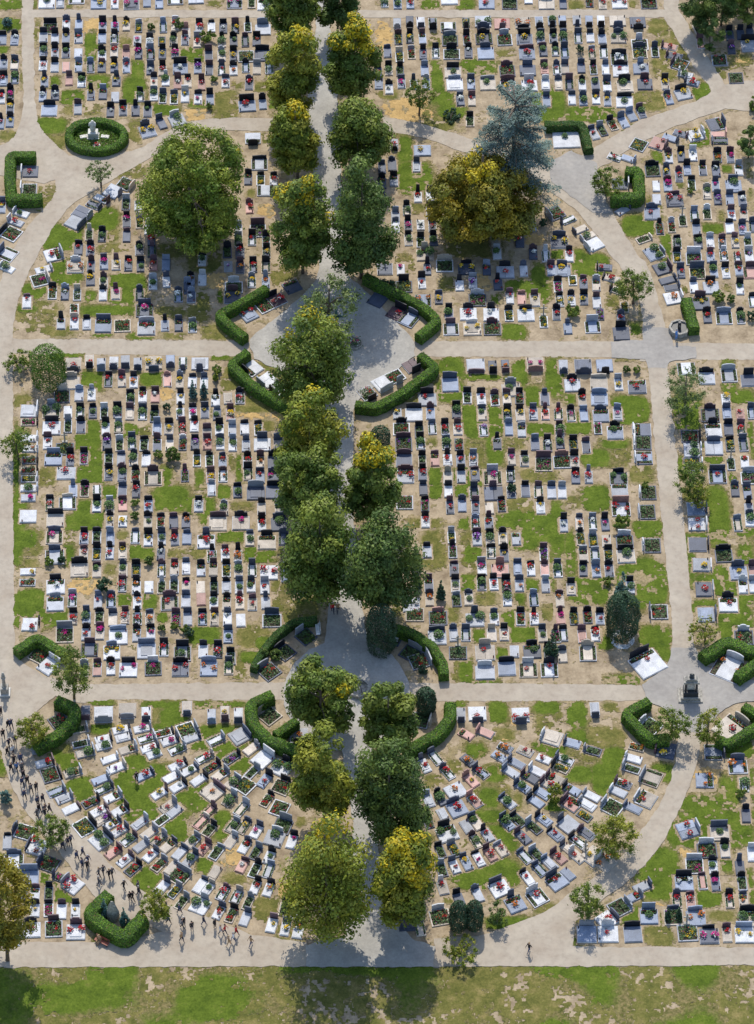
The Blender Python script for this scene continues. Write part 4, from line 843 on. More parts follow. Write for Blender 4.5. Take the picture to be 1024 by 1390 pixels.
for g in GR:
    parts, W, L = pieces(g); rnd = g['rnd']
    sx, sy = g['W'] / W, g['L'] / L
    sc = (sx, sy, 1.0)
    if g.get('solo'):
        nm, cat, grp = KN[g['kind']]
        t = thing(nm, glabel(g), cat, g['p'], g['rz'], grp)
        slab_o = None
        for pn, key, fn in parts:
            if pn == 'lantern' and slab_o: obj(pn, cmesh(key, pn, fn), slab_o)
            else:
                o_ = obj(pn, cmesh(key, pn, fn), t, scale=sc)
                if pn == 'slab': slab_o = o_
    else:
        M = Matrix.Translation(g['p']) @ Matrix.Rotation(g['rz'], 4, 'Z') @ Matrix.Diagonal((sx, sy, 1, 1))
        for pn, key, fn in parts: bulk.merge(cached(key, fn), M)
    if g['slab'] != 'e' and g['fl'] in FLOWER:
        k = 2 if (g['size'] != 's' and rnd.random() < .35) else 1
        for q in range(k):
            fx = rnd.uniform(-.12, .12) * g['W'] if k == 1 else (q * 2 - 1) * .3 * g['W']; fy = -g['L'] * rnd.uniform(.3, .6)
            big = g['size'] != 's' or rnd.random() < .35; sd_ = rnd.randint(0, 3)
            key = ('f', g['fl'], big, sd_); fn = (lambda: bowl_geo(g['fl'], big, sd_ * 31 + ord(g['fl'])))
            M = Matrix.Translation(g['p']) @ Matrix.Rotation(g['rz'], 4, 'Z'); c = M @ Vector((fx, fy, .2))
            if g.get('fsolo') and q == 0:
                fo = obj('flower_bowl' if g['fl'] != 'G' else 'potted_plant', cmesh(key, 'flower_bowl', fn), None, c, rnd.uniform(0, 6.2), [rnd.uniform(.72, 1.3)] * 3)
                lb = {'G': 'green plant'}.get(g['fl'], FLOWER[g['fl']][0] + ' flowers') + ' on ' + glabel(g, False)
                tag(fo, lb, 'flowers' if g['fl'] != 'G' else 'plant', 'flower bowls lying on the graves')
            else:
                cached(key, fn); bulkf.merge(GC[key], Matrix.Translation(c) @ Matrix.Rotation(rnd.uniform(0, 6.2), 4, 'Z') @ Matrix.Scale(rnd.uniform(.72, 1.3), 4))
if bulk.v: tag(obj('grave_rows', bulk.mesh('grave_rows')), 'further single graves with slabs and headstones in rows up the picture', 'graves', kind='stuff')
if bulkf.v: tag(obj('grave_flowers', bulkf.mesh('grave_flowers')), 'small bowls of flowers on the more distant graves', 'flowers', kind='stuff')

# ------------------------------------------------------------------ foliage
PAL = {
 'lime':   [(.10, .155, .024), (.13, .185, .028), (.19, .235, .034)],
 'dark':   [(.07, .12, .026), (.09, .145, .03), (.13, .185, .034)],
 'limey':  [(.15, .195, .022), (.20, .235, .026), (.28, .285, .032)],
 'yellow': [(.24, .205, .02), (.31, .24, .018), (.19, .19, .024)],
 'round':  [(.12, .185, .022), (.16, .22, .026), (.22, .26, .03)],
 'gold':   [(.60, .46, .014), (.46, .40, .02)],
 'cedar':  [(.13, .19, .165), (.17, .24, .215), (.11, .165, .135)],
 'thuja':  [(.04, .085, .042), (.032, .07, .028), (.055, .10, .055)],
 'bluecon':[(.075, .15, .125), (.10, .18, .15)],
 'pale':   [(.17, .225, .075), (.21, .26, .09), (.125, .18, .05)],
 'hedge':  [(.085, .165, .016), (.11, .20, .02), (.07, .14, .018)],
 'hedged': [(.045, .10, .018), (.06, .12, .02)],
}
def leaves_mesh(name, cen, nor, size, tint, mat='foliage', aspect=.55):
    n_ = len(cen); up = NP.normal(size=(n_, 3)); a = np.cross(nor, up); a /= np.linalg.norm(a, axis=1)[:, None] + 1e-9; b_ = np.cross(nor, a)
    s = size[:, None]; V = np.empty((n_, 4, 3)); V[:, 0] = cen - a * s; V[:, 1] = cen - b_ * s * aspect + a * s * .15; V[:, 2] = cen + a * s; V[:, 3] = cen + b_ * s * aspect + a * s * .15
    me = bpy.data.meshes.new(name); me.vertices.add(n_ * 4); me.vertices.foreach_set('co', V.astype(np.float32).ravel())
    me.loops.add(n_ * 4); me.loops.foreach_set('vertex_index', np.arange(n_ * 4, dtype=np.int32)); me.polygons.add(n_)
    me.polygons.foreach_set('loop_start', np.arange(0, n_ * 4, 4, dtype=np.int32)); me.materials.append(MATS[mat]); me.update(calc_edges=True)
    at_ = me.attributes.new('tint', 'FLOAT_COLOR', 'POINT'); c = np.ones((n_ * 4, 4), dtype=np.float32); c[:, :3] = np.repeat(tint, 4, 0); at_.data.foreach_set('color', c.ravel())
    return me
def unit(n_, g): v = g.normal(size=(n_, 3)); return v / np.linalg.norm(v, axis=1)[:, None]

def crown(name, a, c, seed, pal, n_leaf, leaf=.2, clump=.27, gold=0.0, gold_top=.3, sparse=False, shape='round', mat='foliage', nclump=None, low=.5):
    """leaf clumps through an uneven crown of half width a and half height c, centred on the origin -> (mesh, clump centres)"""
    g = np.random.default_rng(seed); K = nclump or int(np.clip(a * c * 3.4, 34, 150))
    if shape in ('cone', 'egg'):
        K = 120; clump = .16; t_ = g.random(400)
        prof_ = (lambda t: np.clip(1.02 - t, .03, 1) * np.clip(.55 + t * 4, 0, 1)) if shape == 'cone' else (lambda t: np.sqrt(np.clip(1 - np.abs(2 * t - .85) ** 2.4 / 1.35, .02, 1)))
        t_ = t_[g.random(400) < np.clip(prof_(t_), .15, 1)][:K]; K = len(t_); th_ = g.uniform(0, 6.283, K); rr = np.sqrt(g.uniform(.35, 1, K)) * .86 * prof_(t_)
        cc = np.stack([np.cos(th_) * rr * a, np.sin(th_) * rr * a, -c * low + t_ * c * (1 + low) * .97], 1); rc = clump * (a * a * c) ** (1 / 3) * g.uniform(.8, 1.2, K) * np.clip(prof_(t_), .4, 1)
    else:
        d = unit(K, g); lobes = unit(6, g)
        out = .97 + (.34 if a * c > 12 and not sparse else .24) * np.clip((d @ lobes.T).max(1) - .55, -.4, .45) * 2.0 + g.normal(0, .04, K)
        rr = np.where(g.random(K) < (.3 if sparse else .22), g.uniform(.3, .7, K), g.uniform(.78, .95, K)) * out * .9
        cc = d * rr[:, None]; cc[:, 0] *= a; cc[:, 1] *= a; cc[:, 2] *= np.where(cc[:, 2] < 0, c * low, c)
        rc = clump * (a * c * a * (1 + low) / 2) ** (1 / 3) * g.uniform(.72, 1.25, K) * (.85 if K < 45 else 1)
    w_ = rc ** 2; per = g.choice(K, n_leaf, p=w_ / w_.sum())
    dl = unit(n_leaf, g); flipz = g.random(n_leaf) < .35; dl[:, 2] = np.where(flipz, np.abs(dl[:, 2]), dl[:, 2])
    rad_ = np.abs(g.normal(0, .75, n_leaf)) if sparse else g.random(n_leaf) ** .3 * (1.0 + .12 * g.normal(size=n_leaf))
    pos = cc[per] + dl * (rc[per] * rad_)[:, None] * np.array([1, 1, .8])
    nor = dl * 1.3 + unit(n_leaf, g) * .6 + np.array([0, 0, .25]); nor /= np.linalg.norm(nor, axis=1)[:, None]
    cols = np.array(PAL[pal]); ck = g.integers(0, len(cols), K); tint = cols[ck][per] * g.uniform(.8, 1.2, (n_leaf, 1)) * g.uniform(.85, 1.15, K)[per][:, None]
    if gold > 0:
        gc = np.array(PAL['gold']); side = (cc / np.array([a, a, c])) @ np.array([.15, .35, .9])
        gk = (g.random(K) < gold * np.clip((side - gold_top) * 2.2, 0, 1.6)); sel = gk[per] & (g.random(n_leaf) < .75); tint[sel] = gc[g.integers(0, 2, sel.sum())] * g.uniform(.7, 1.1, (sel.sum(), 1))
    me = leaves_mesh(name, pos, nor, g.uniform(.7, 1.25, n_leaf) * leaf, tint, mat)
    return me, cc

def clipped(name, a, c, low, seed, pal, n_leaf):
    g = np.random.default_rng(seed); n_leaf = int(n_leaf * 1.6); t = g.random(n_leaf * 3); pr = lambda t: np.sqrt(np.clip(1 - np.abs(2 * t - .8) ** 2.6 / 1.62, 0, 1))
    t = t[g.random(len(t)) < pr(t) * .9 + .1][:n_leaf]; n_ = len(t); th_ = g.uniform(0, 6.283, n_); H = c * (1 + low)
    dr = (pr(np.clip(t + .01, 0, 1)) - pr(np.clip(t - .01, 0, 1))) / .02 * a / H
    k = 1 + (.05 if a < 1 else .11) * np.sin(th_ * 3 + t * 6) * np.cos(t * 11 + th_) + g.normal(0, .055, n_); k *= np.where(g.random(n_) < .25, g.uniform(.75, .95, n_), 1)
    pos = np.stack([np.cos(th_) * pr(t) * a * k, np.sin(th_) * pr(t) * a * k, -c * low + t * H], 1)
    nor = np.stack([np.cos(th_), np.sin(th_), -dr], 1); nor /= np.linalg.norm(nor, axis=1)[:, None]; nor += unit(n_, g) * .6; nor /= np.linalg.norm(nor, axis=1)[:, None]
    cols = np.array(PAL[pal]); tint = cols[g.integers(0, len(cols), n_)] * (1 + .25 * np.sin(th_ * 4 + t * 9))[:, None]
    return leaves_mesh(name, pos, nor, g.uniform(.07, .13, n_), tint, 'needles'), pos[:: max(1, n_ // 40)] * .5

def trunk_mesh(zc, a, c, cc, r0, seed, limbs=7):
    r_ = random.Random(seed); g = Geo(); th = zc * .75
    top = zc + c * .75
    pts = [(0, 0, -.05), (.02 * th, .01, th * .45), (r_.uniform(-.1, .1), r_.uniform(-.1, .1), th), (r_.uniform(-.2, .2) * a * .3, r_.uniform(-.2, .2) * a * .3, top)]
    g.tube(pts, [r0 * 1.25, r0, r0 * .85, r0 * .35], 'bark', 8)
    for k in range(limbs):
        q = cc[r_.randrange(len(cc))]; s = Vector(pts[2]).lerp(Vector(pts[3]), r_.uniform(0, .7)); e = Vector((q[0], q[1], q[2] + zc)) ; mid = s.lerp(e, .5) + Vector((0, 0, .12 * a))
        g.tube([s, mid, s.lerp(e, .9)], [r0 * .42, r0 * .26, r0 * .08], 'bark', 6)
    return g.mesh('trunk', True)

def fit(x0, y0, x1, y1, th, low=.5):
    """box of a crown in the survey picture -> half width, height above and below the widest place, foot of the plant"""
    cx, cyv = (x0 + x1) / 2, (y0 + y1) / 2; s = ppm(cyv + 20); t = tl(cyv)
    a = (x1 - x0) / s / 2; V = (y1 - y0) / s; st_, ct_ = math.sin(t), math.cos(t)
    lo, hi = .25 * a, 3.2 * a
    for _ in range(40):
        c = (lo + hi) / 2
        if math.hypot(c * st_, a * ct_) + math.hypot(c * low * st_, a * ct_) < V: lo = c
        else: hi = c
    zc = th + c * low
    p = at(cx, y1 - math.hypot(c * low * st_, a * ct_) * s, zc)
    return a, c, zc, Vector((p.x, p.y, 0))

def tree(name, box, label, cat, th, pal, seed, n_leaf, leaf=.2, group=None, r0=None, **kw):
    low = kw.pop('low', .5); a, c, zc, p = fit(*box, th, low)
    if kw.get('shape') == 'egg': me, cc = clipped('crown', a, c, low, seed, pal, n_leaf)
    else: me, cc = crown('crown', a, c, seed, pal, n_leaf, leaf, low=low, **kw)
    t = thing(name, label, cat, p, 0, group)
    obj('crown', me, t, (0, 0, zc))
    obj('trunk', trunk_mesh(zc, a, c, cc, r0 or max(.06, a * .055), seed), t)
    return t
AV = 'tall trees lining the central avenue'
for i, (box, pal, gold, gt, lab) in enumerate([
  ((360, -62, 432, 50), 'lime', .15, .5, 'tall green tree left of the avenue cut off by top edge'),
  ((366, 36, 438, 152), 'limey', .55, .35, 'tree with yellow-flecked top left of the avenue below top path'),
  ((368, 134, 438, 232), 'limey', .7, .3, 'yellowing tree left of the avenue at the arc path'),
  ((372, 218, 448, 360), 'lime', .3, .0, 'green tree with yellow streaks left of the avenue above the cross'),
  ((428, -70, 487, 38), 'dark', .05, .6, 'dark green tree right of the avenue cut off by top edge'),
  ((442, 27, 518, 130), 'lime', 1.0, .22, 'tree with bright golden top right of the avenue'),
  ((442, 117, 527, 222), 'lime', .05, .6, 'broad green tree right of the avenue at arc path'),
  ((447, 210, 533, 367), 'dark', .0, .6, 'tallest dark green tree right of the avenue, casting shade'),
  ((362, 422, 479, 546), 'lime', .12, .35, 'large round-headed tree standing on the grey upper plaza'),
  ((377, 532, 466, 640), 'limey', .15, .3, 'yellow-green tree left of the avenue below the upper plaza'),
  ((377, 600, 464, 706), 'lime', .10, .4, 'green tree left of the avenue, second below upper plaza'),
  ((384, 682, 482, 812), 'lime', .0, .5, 'leafy green tree left of the avenue above the walking couple'),
  ((467, 597, 544, 702), 'lime', .55, .2, 'green tree with yellow patches right of the avenue, mid picture'),
  ((465, 698, 570, 836), 'dark', .06, .6, 'big dark green tree right of the avenue beside the couple'),
  ((385, 901, 486, 999), 'lime', .08, .4, 'open-crowned green tree on left of the round plaza'),
  ((397, 995, 482, 1113), 'limey', .1, .4, 'green tree left of the avenue just below the round plaza'),
  ((484, 923, 568, 1014), 'lime', .05, .5, 'green tree on right side of the round plaza'),
  ((478, 1007, 580, 1142), 'dark', .0, .5, 'dark green tree right of avenue below the round plaza'),
  ((382, 1102, 507, 1265), 'limey', .22, .3, 'largest yellow-green tree left of avenue near bottom path'),
  ((510, 1118, 594, 1252), 'limey', .45, .1, 'yellow-green tree right of avenue near the bottom path')]):
    bw = (box[2] - box[0]) * .05; box = (box[0] + bw, box[1], box[2] - bw, box[3])
    tree('avenue_tree', box, lab, 'tree', 2.2, pal, 100 + i, 17000, .21, AV, gold=gold, gold_top=gt)
tree('round_tree', (184, 167, 339, 333), 'huge round yellow-green tree beside the upper left arc path', 'tree', 2.0, 'round', 201, 46000, .19, clump=.155, nclump=300, gold=.05, gold_top=.4, low=.3)
tree('autumn_tree', (581, 175, 729, 322), 'huge round yellow autumn tree in front of the blue cedar', 'tree', 2.0, 'yellow', 202, 44000, .2, clump=.18, nclump=210, gold=.10, gold_top=.0, low=.3)
tree('willow_tree', (401, 369, 493, 462), 'light airy pale green tree behind the big avenue cross', 'tree', 2.0, 'pale', 203, 5200, .15, sparse=True, clump=.2)
STREET = 'small trees along the paths'
for i, (box, th, pal, nl, lab) in enumerate([
  ((547, 105, 592, 150), 1.8, 'lime', 1900, 'thin small tree on dry grass left of the blue cedar'),
  ((116, 216, 156, 248), 1.9, 'pale', 900, 'slender sparse tree by the fork of the upper left path'),
  ((798, 224, 848, 266), 1.2, 'lime', 2600, 'small bushy tree beside square hedge at upper right path'),
  ((834, 361, 888, 412), 1.5, 'lime', 2900, 'small feathery tree on verge of the upper right curve'),
  ((0, 474, 46, 508), 1.0, 'lime', 1800, 'thin tree beside big round bush on the left path'),
  ((0, 578, 46, 625), 1.2, 'lime', 1600, 'sparse tree overhanging the left path by wall graves'),
  ((902, 494, 960, 562), 1.3, 'pale', 2800, 'pale tree at the right junction of the middle path'),
  ((913, 622, 962, 672), 1.3, 'lime', 2600, 'green tree right of the right-hand path, mid picture'),
  ((930, 656, 966, 690), 1.1, 'limey', 900, 'thin yellowish tree right of the right-hand path'),
  ((934, 836, 982, 878), 1.1, 'limey', 900, 'sparse yellow tree above the large white tomb'),
  ((70, 873, 126, 945), 1.8, 'lime', 3600, 'bushy tree at left end of the lower path'),
  ((20, 965, 68, 1014), 1.0, 'limey', 2800, 'yellow-green tree by procession next to corner hedge'),
  ((888, 957, 938, 1006), 1.2, 'lime', 2600, 'leafy tree just left below the stone monument'),
  ((941, 961, 982, 1012), 1.2, 'limey', 2000, 'yellow-green tree just right below the stone monument'),
  ((802, 1100, 866, 1164), 1.2, 'limey', 4200, 'bushy tree inside the lower right curve'),
  ((776, 1196, 823, 1248), 1.2, 'lime', 2600, 'small tree at the bottom right bend'),
  ((41, 1104, 96, 1152), 1.4, 'lime', 2600, 'tree shading the path near the lower left mourners'),
  ((189, 1204, 233, 1250), 1.2, 'limey', 2300, 'light green tree right of the lower left hedge'),
  ((-38, 1165, 46, 1302), 2.0, 'yellow', 9000, 'large yellowing tree cut off by left edge at bottom'),
  ((596, 1270, 652, 1312), 1.0, 'limey', 1500, 'bright green sapling at the bottom path')]):
    tree('small_tree', box, lab, 'tree', th, pal, 300 + i, nl * 2 if nl < 5000 else 12000, .11 if nl < 5000 else .19, STREET, sparse=nl < 5000, clump=.2, nclump=70 if nl < 5000 else None)
# the blue cedar: flat tiers of drooping boughs
def cedar(box, label):
    a, c, zc, p = fit(*box, 1.5, .6); g = np.random.default_rng(77); t = thing('cedar_tree', label, 'tree', p); a *= 1.15
    C, N, S, T = [], [], [], []; gg = Geo(); gg.tube([(0, 0, -.05), (0, 0, zc + c * .9)], [.45, .08], 'bark', 8)
    for k in range(64):
        z = g.uniform(.12, 1.0); ang = g.uniform(0, 6.283); Lb = a * (1.12 - .62 * z) * g.uniform(.75, 1.1); z0 = 1.5 + z * (zc + c - 2.0)
        e = np.array([math.cos(ang) * Lb, math.sin(ang) * Lb, z0 + .1 * Lb - .02 * Lb * Lb]); gg.tube([(0, 0, z0), tuple(e * np.array([.55, .55, 0]) + np.array([0, 0, z0 + .12 * Lb])), tuple(e)], [.1, .06, .02], 'bark', 5)
        n_ = 420; u_ = g.random(n_) ** .7; wd = .28 * Lb * (1.05 - u_ * .6); side = g.normal(0, .55, n_) * wd
        x = math.cos(ang) * Lb * u_ - math.sin(ang) * side; y = math.sin(ang) * Lb * u_ + math.cos(ang) * side; zz = z0 + .13 * Lb * u_ - .06 * Lb * u_ ** 2 - np.abs(side) * .25 + g.normal(0, .07, n_)
        C.append(np.stack([x, y, zz], 1)); nn = np.stack([g.normal(0, .4, n_), g.normal(0, .4, n_), np.ones(n_)], 1); N.append(nn / np.linalg.norm(nn, axis=1)[:, None])
        S.append(g.uniform(.1, .2, n_)); T.append(np.array(PAL['cedar'])[g.integers(0, 3, n_)] * g.uniform(.75, 1.25))
    obj('crown', leaves_mesh('crown', np.concatenate(C), np.concatenate(N), np.concatenate(S), np.concatenate(T), 'needles', .35), t); obj('trunk', gg.mesh('trunk', True), t)
cedar((636, 124, 758, 280), 'spreading blue-grey cedar behind the yellow autumn tree')
# conifers
CON = 'clipped conifers and cypresses'
for i, (box, shape, pal, nl, lab) in enumerate([
  ((823, 804, 868, 866), 'egg', 'thuja', 6000, 'bushy dark conifer standing in a ring of white gravel'),
  ((565, 933, 592, 968), 'egg', 'thuja', 3200, 'egg-shaped clipped yew beside the round plaza'),
  ((556, 707, 574, 768), 'cone', 'thuja', 1800, 'slim dark cypress right of the avenue trees'),
  ((560, 765, 574, 800), 'cone', 'thuja', 900, 'small slim cypress below the taller one'),
  ((590, 776, 607, 815), 'cone', 'thuja', 1400, 'dark pointed cypress on a middle right grave'),
  ((610, 1216, 635, 1263), 'egg', 'thuja', 2600, 'left of two clipped conifers at the bottom path'),
  ((632, 1214, 656, 1261), 'egg', 'thuja', 2600, 'right of two clipped conifers at the bottom path'),
  ((737, 848, 761, 892), 'cone', 'thuja', 1500, 'dark conical spruce among middle right graves'),
  ((133, 1210, 150, 1245), 'cone', 'bluecon', 1500, 'left spruce inside the lower left hedge'),
  ((160, 1218, 177, 1257), 'cone', 'bluecon', 1500, 'right spruce inside the lower left hedge'),
  ((255, 512, 269, 540), 'cone', 'bluecon', 800, 'left of two small spruces in middle left plot'),
  ((270, 510, 284, 540), 'cone', 'bluecon', 800, 'right of two small spruces in middle left plot'),
  ((288, 498, 297, 516), 'cone', 'limey', 500, 'tiny bright green cone shrub by the upper hedge'),
  ((498, 820, 538, 886), 'egg', 'thuja', 4200, 'dark evergreen at foot of the right avenue trees'),
  ((504, 578, 530, 608), 'egg', 'thuja', 1500, 'dark rounded evergreen right of the avenue, mid picture'),
  ((902, 1208, 912, 1248), 'cone', 'thuja', 800, 'left narrow cypress of a pair on lower right grave'),
  ((917, 1206, 927, 1246), 'cone', 'thuja', 800, 'right narrow cypress of a pair on lower right grave'),
  ((924, -64, 972, 36), 'round', 'dark', 13000, 'dark tree at the top right corner, left one'),
  ((958, -64, 1006, 32), 'round', 'dark', 13000, 'dark tree at top right corner, middle one'),
  ((990, -64, 1042, 30), 'round', 'lime', 13000, 'dark tree at the top right corner, right one'),
  ((946, 22, 984, 68), 'round', 'dark', 6000, 'dark bush below the top right trees'),
  ((1002, 164, 1034, 212), 'round', 'dark', 5000, 'dark bush cut by right edge below the road')]):
    tree('conifer' if pal in ('thuja', 'bluecon') else 'corner_tree', box, lab, 'conifer' if pal in ('thuja', 'bluecon') else 'tree', .15 if pal != 'dark' else .8, pal, 400 + i, nl, .13, CON if pal in ('thuja', 'bluecon') else None, shape=shape, mat='needles', clump=.24)
tree('conifer', (829, 772, 860, 822), 'grey-blue conifer behind the bushy one in white gravel', 'conifer', .8, 'bluecon', 455, 2600, .13, CON, shape='cone', mat='needles', clump=.24)
# shrubs
shr = [(42, 468, 90, 526, 'hedge', 'big round clipped bush at left junction of middle path'), (2, 20, 18, 36, 'bluecon', 'round blue-green bush at the top left corner'),
       (598, 146, 628, 168, 'thuja', 'flat dark bush holding a stone plaque, left of cedar'), (1016, 130, 1030, 150, 'lime', 'green bush at the right edge road junction'),
       (744, 1062, 763, 1090, 'limey', 'bright round bush in the lower right fan'), (512, 376, 545, 402, 'thuja', 'dark bush inside upper right plaza hedge'),
       (0, 1070, 16, 1092, 'bluecon', 'dark bush cut by left edge beside the procession'), (660, 1224, 690, 1260, 'dark', 'low spreading bush beside clipped conifers at bottom'),
       (384, 492, 376 + 30, 520, 'lime', 'small bush between plaza tree and lower left hedge'), (566, 902, 582, 916, 'thuja', 'low dark bush inside the right round-plaza hedge'),
       (188, 1236, 200, 1252, 'lime', 'small bush at the right tip of lower left hedge'), (352, 880, 366, 896, 'dark', 'dark bush inside left round-plaza hedge'), (236, 24, 250, 38, 'dark', 'dark bush at top path left end'), (366, 878, 384, 896, 'dark', 'left dark bush inside the hedge upper left of round plaza'), (410, 860, 428, 874, 'dark', 'right dark bush inside the hedge upper left of round plaza')]
SG = 'shrubs growing among the graves'
for i, (x0, y0, x1, y1, pal, lab) in enumerate(shr):
    tree('shrub', (x0, y0, x1, y1), lab, 'shrub', .05, pal, 500 + i, 1500 if x1 - x0 < 35 else 4200, .11, SG, clump=.26, r0=.05, shape='egg' if pal == 'hedge' else 'round')
cnt = {}
proto = [crown('foliage', .5, .5, 540 + k, pal, 620, .10, clump=.3)[0] for k, pal in enumerate(['dark', 'lime', 'thuja', 'lime'])]
slist = []
for (u, v, size) in sorted(SHRUBS, key=lambda q: (q[1], q[0])):
    sec = section(dict(u=u, v=v)); slist.append((u, v, size, sec)); cnt[sec] = cnt.get(sec, 0) + 1
seen = {}
for k, (u, v, size, sec) in enumerate(slist):
    r_ = R.uniform(.45, .6) * (1.7 if size == 'W' else 1); p = at(u, v + 8, r_); t = thing('shrub', '', 'shrub', (p.x, p.y, 0), R.uniform(0, 6), SG)
    seen[sec] = seen.get(sec, 0) + 1
    t['label'] = ('wide ' if size == 'W' else 'round ') + 'green shrub on a grave, ' + sec + ((', ' + ordinal(seen[sec] - 1, cnt[sec])) if cnt[sec] > 1 else '')
    obj('foliage', proto[k % 4], t, (0, 0, r_ * .95), scale=(r_ * 2, r_ * 2, r_ * 2.1)); gs = Geo(); gs.tube([(0, 0, -.02), (0, 0, r_)], [.05, .03], 'bark', 6); obj('stem', gs.mesh('stem'), t)

# ------------------------------------------------------------------ hedges
def hedge(px, label, wid=1.05, h=1.35, pal='hedge', closed=False):
    pts = [at(u, v, h).xy for u, v in px]
    if closed: pts = pts + [pts[0]]
    fine = []
    for a, b_ in zip(pts, pts[1:]):
        k = max(1, int((b_ - a).length / .35))
        fine += [a.lerp(b_, j / k) for j in range(k)]
    fine.append(pts[-1]); base = fine[0]
    for _ in range(2):
        fine = [fine[0]] + [(fine[i - 1] + fine[i] * 2 + fine[i + 1]) / 4 for i in range(1, len(fine) - 1)] + [fine[-1]]
    prof = [(-.5, 0), (-.52, .35), (-.5, .75), (-.42, .96), (-.15, 1), (.15, 1), (.42, .96), (.5, .75), (.52, .35), (.5, 0)]
    V = []; F = []; K = len(prof)
    for i, p in enumerate(fine):
        d = (fine[min(i + 1, len(fine) - 1)] - fine[max(i - 1, 0)]).normalized(); nrm = Vector((-d.y, d.x))
        for (q, z) in prof:
            x = p + nrm * q * wid - base; nz = .09 * mnoise.noise(Vector((p.x + q * 3, p.y, z * 2)) * 1.6) + .10 * mnoise.noise(Vector((p.x, p.y, 3)) * .7)
            V.append((x.x + nrm.x * nz, x.y + nrm.y * nz, z * h + (nz if z > .5 else 0)))
    for i in range(len(fine) - 1):
        for k in range(K - 1): F.append((i * K + k, i * K + k + 1, (i + 1) * K + k + 1, (i + 1) * K + k))
    F.append(list(range(K))); F.append([(len(fine) - 1) * K + k for k in range(K - 1, -1, -1)])
    g = np.random.default_rng(len(px) * 31 + int(px[0][0])); Va = np.array(V); C = []; N = []
    A = np.array([f for f in F if len(f) == 4]); qa, qb, qc, qd = (Va[A[:, i]] for i in range(4))
    nr = np.cross(qc - qa, qd - qb); ar = np.linalg.norm(nr, axis=1) / 2; nr = nr / (np.linalg.norm(nr, axis=1)[:, None] + 1e-9)
    cen_ = np.array([[f.x - base.x, f.y - base.y, h * .5] for f in fine])[np.repeat(np.arange(len(fine) - 1), K - 1)]
    fl = np.sign(((qa + qc) / 2 - cen_) @ np.ones(3) * 0 + np.einsum('ij,ij->i', (qa + qc) / 2 - cen_, nr)); nr = nr * fl[:, None]
    n_ = int(ar.sum() * 190); pk = g.choice(len(A), n_, p=ar / ar.sum()); s, t_ = g.random((2, n_, 1))
    pos = (qa[pk] * (1 - s) + qb[pk] * s) * (1 - t_) + (qd[pk] * (1 - s) + qc[pk] * s) * t_; pos = pos + nr[pk] * g.uniform(-.02, .05, (n_, 1))
    nn = nr[pk] + unit(n_, g) * .75; nn /= np.linalg.norm(nn, axis=1)[:, None]
    # ends
    for e, sg in ((0, -1), (len(fine) - 1, 1)):
        m_ = int(wid * h * 160); d = (fine[1] - fine[0]) if e == 0 else (fine[-1] - fine[-2]); d.normalize(); nrm = Vector((-d.y, d.x)); q = g.uniform(-.5, .5, m_) * wid; z = g.random(m_) * h
        P = np.stack([fine[e].x - base.x + nrm.x * q + d.x * sg * .03, fine[e].y - base.y + nrm.y * q + d.y * sg * .03, z], 1); pos = np.concatenate([pos, P]); nd = np.array([d.x * sg, d.y * sg, .2]) + unit(m_, g) * .7; nn = np.concatenate([nn, nd / np.linalg.norm(nd, axis=1)[:, None]])
    cols = np.array(PAL[pal]); wv = np.array([mnoise.noise(Vector((x * .8, y * .8, z))) for x, y, z in pos]); ti = cols[g.integers(0, len(cols), len(pos))] * (1 + .3 * wv)[:, None] * 1.35; ti[g.random(len(pos)) < .03] = (.22, .15, .05)
    pos[:, 2] = np.maximum(pos[:, 2], .04)
    me = leaves_mesh('hedge', pos, nn, g.uniform(.06, .12, len(pos)), ti)
    # the dense inside of the hedge, in the same mesh
    nv, nf = len(me.vertices), len(me.polygons); L = [f for f in F]; me.vertices.add(len(V)); co = np.empty(((nv + len(V)) * 3), dtype=np.float32); me.vertices.foreach_get('co', co); co[nv * 3:] = Va.ravel(); me.vertices.foreach_set('co', co)
    nl = len(me.loops); tot = sum(len(f) for f in L); me.loops.add(tot); vi = np.empty(nl + tot, dtype=np.int32); me.loops.foreach_get('vertex_index', vi); vi[nl:] = np.array([i + nv for f in L for i in f]); me.loops.foreach_set('vertex_index', vi)
    me.polygons.add(len(L)); ls = np.empty(nf + len(L), dtype=np.int32); me.polygons.foreach_get('loop_start', ls); st_ = nl
    for k, f in enumerate(L): ls[nf + k] = st_; st_ += len(f)
    me.polygons.foreach_set('loop_start', ls); me.materials.append(MATS['hedge_core'])
    mi = np.zeros(nf + len(L), dtype=np.int32); mi[nf:] = 1; me.polygons.foreach_set('material_index', mi); me.update(calc_edges=True)
    return tag(obj('hedge', me, None, (base.x, base.y, 0)), label, 'hedge', 'clipped hedges round family plots')
hedge([(362, 389), (330, 408), (297, 425), (312, 440), (333, 456)], 'V-shaped clipped hedge left above the upper plaza')
hedge([(336, 476), (314, 493), (345, 523), (392, 552)], 'V-shaped clipped hedge left below the upper plaza')
hedge([(496, 372), (520, 386), (575, 414), (595, 433), (568, 455)], 'V-shaped clipped hedge right above the upper plaza')
hedge([(571, 480), (592, 497), (545, 532), (510, 551), (483, 547)], 'curved clipped hedge right below the upper plaza')
hedge([(850, 229), (868, 232), (868, 265), (830, 265)], 'square-cornered hedge at upper right path bend', 1.3, 1.6)
hedge([(48, 209), (14, 209), (13, 240), (16, 268), (57, 266)], 'hedge around two graves at left edge above the fork', 1.2)
hedge([(740, 168), (790, 166), (800, 201)], 'hedge behind the white tomb right of the cedar', 1.0, 1.2, 'hedged')
hedge([(932, 404), (943, 444)], 'short straight hedge right of upper right curve', 1.2, 1.4)
hedge([(22, 882), (50, 863), (92, 888)], 'peaked hedge at left junction above lower path', 1.1)
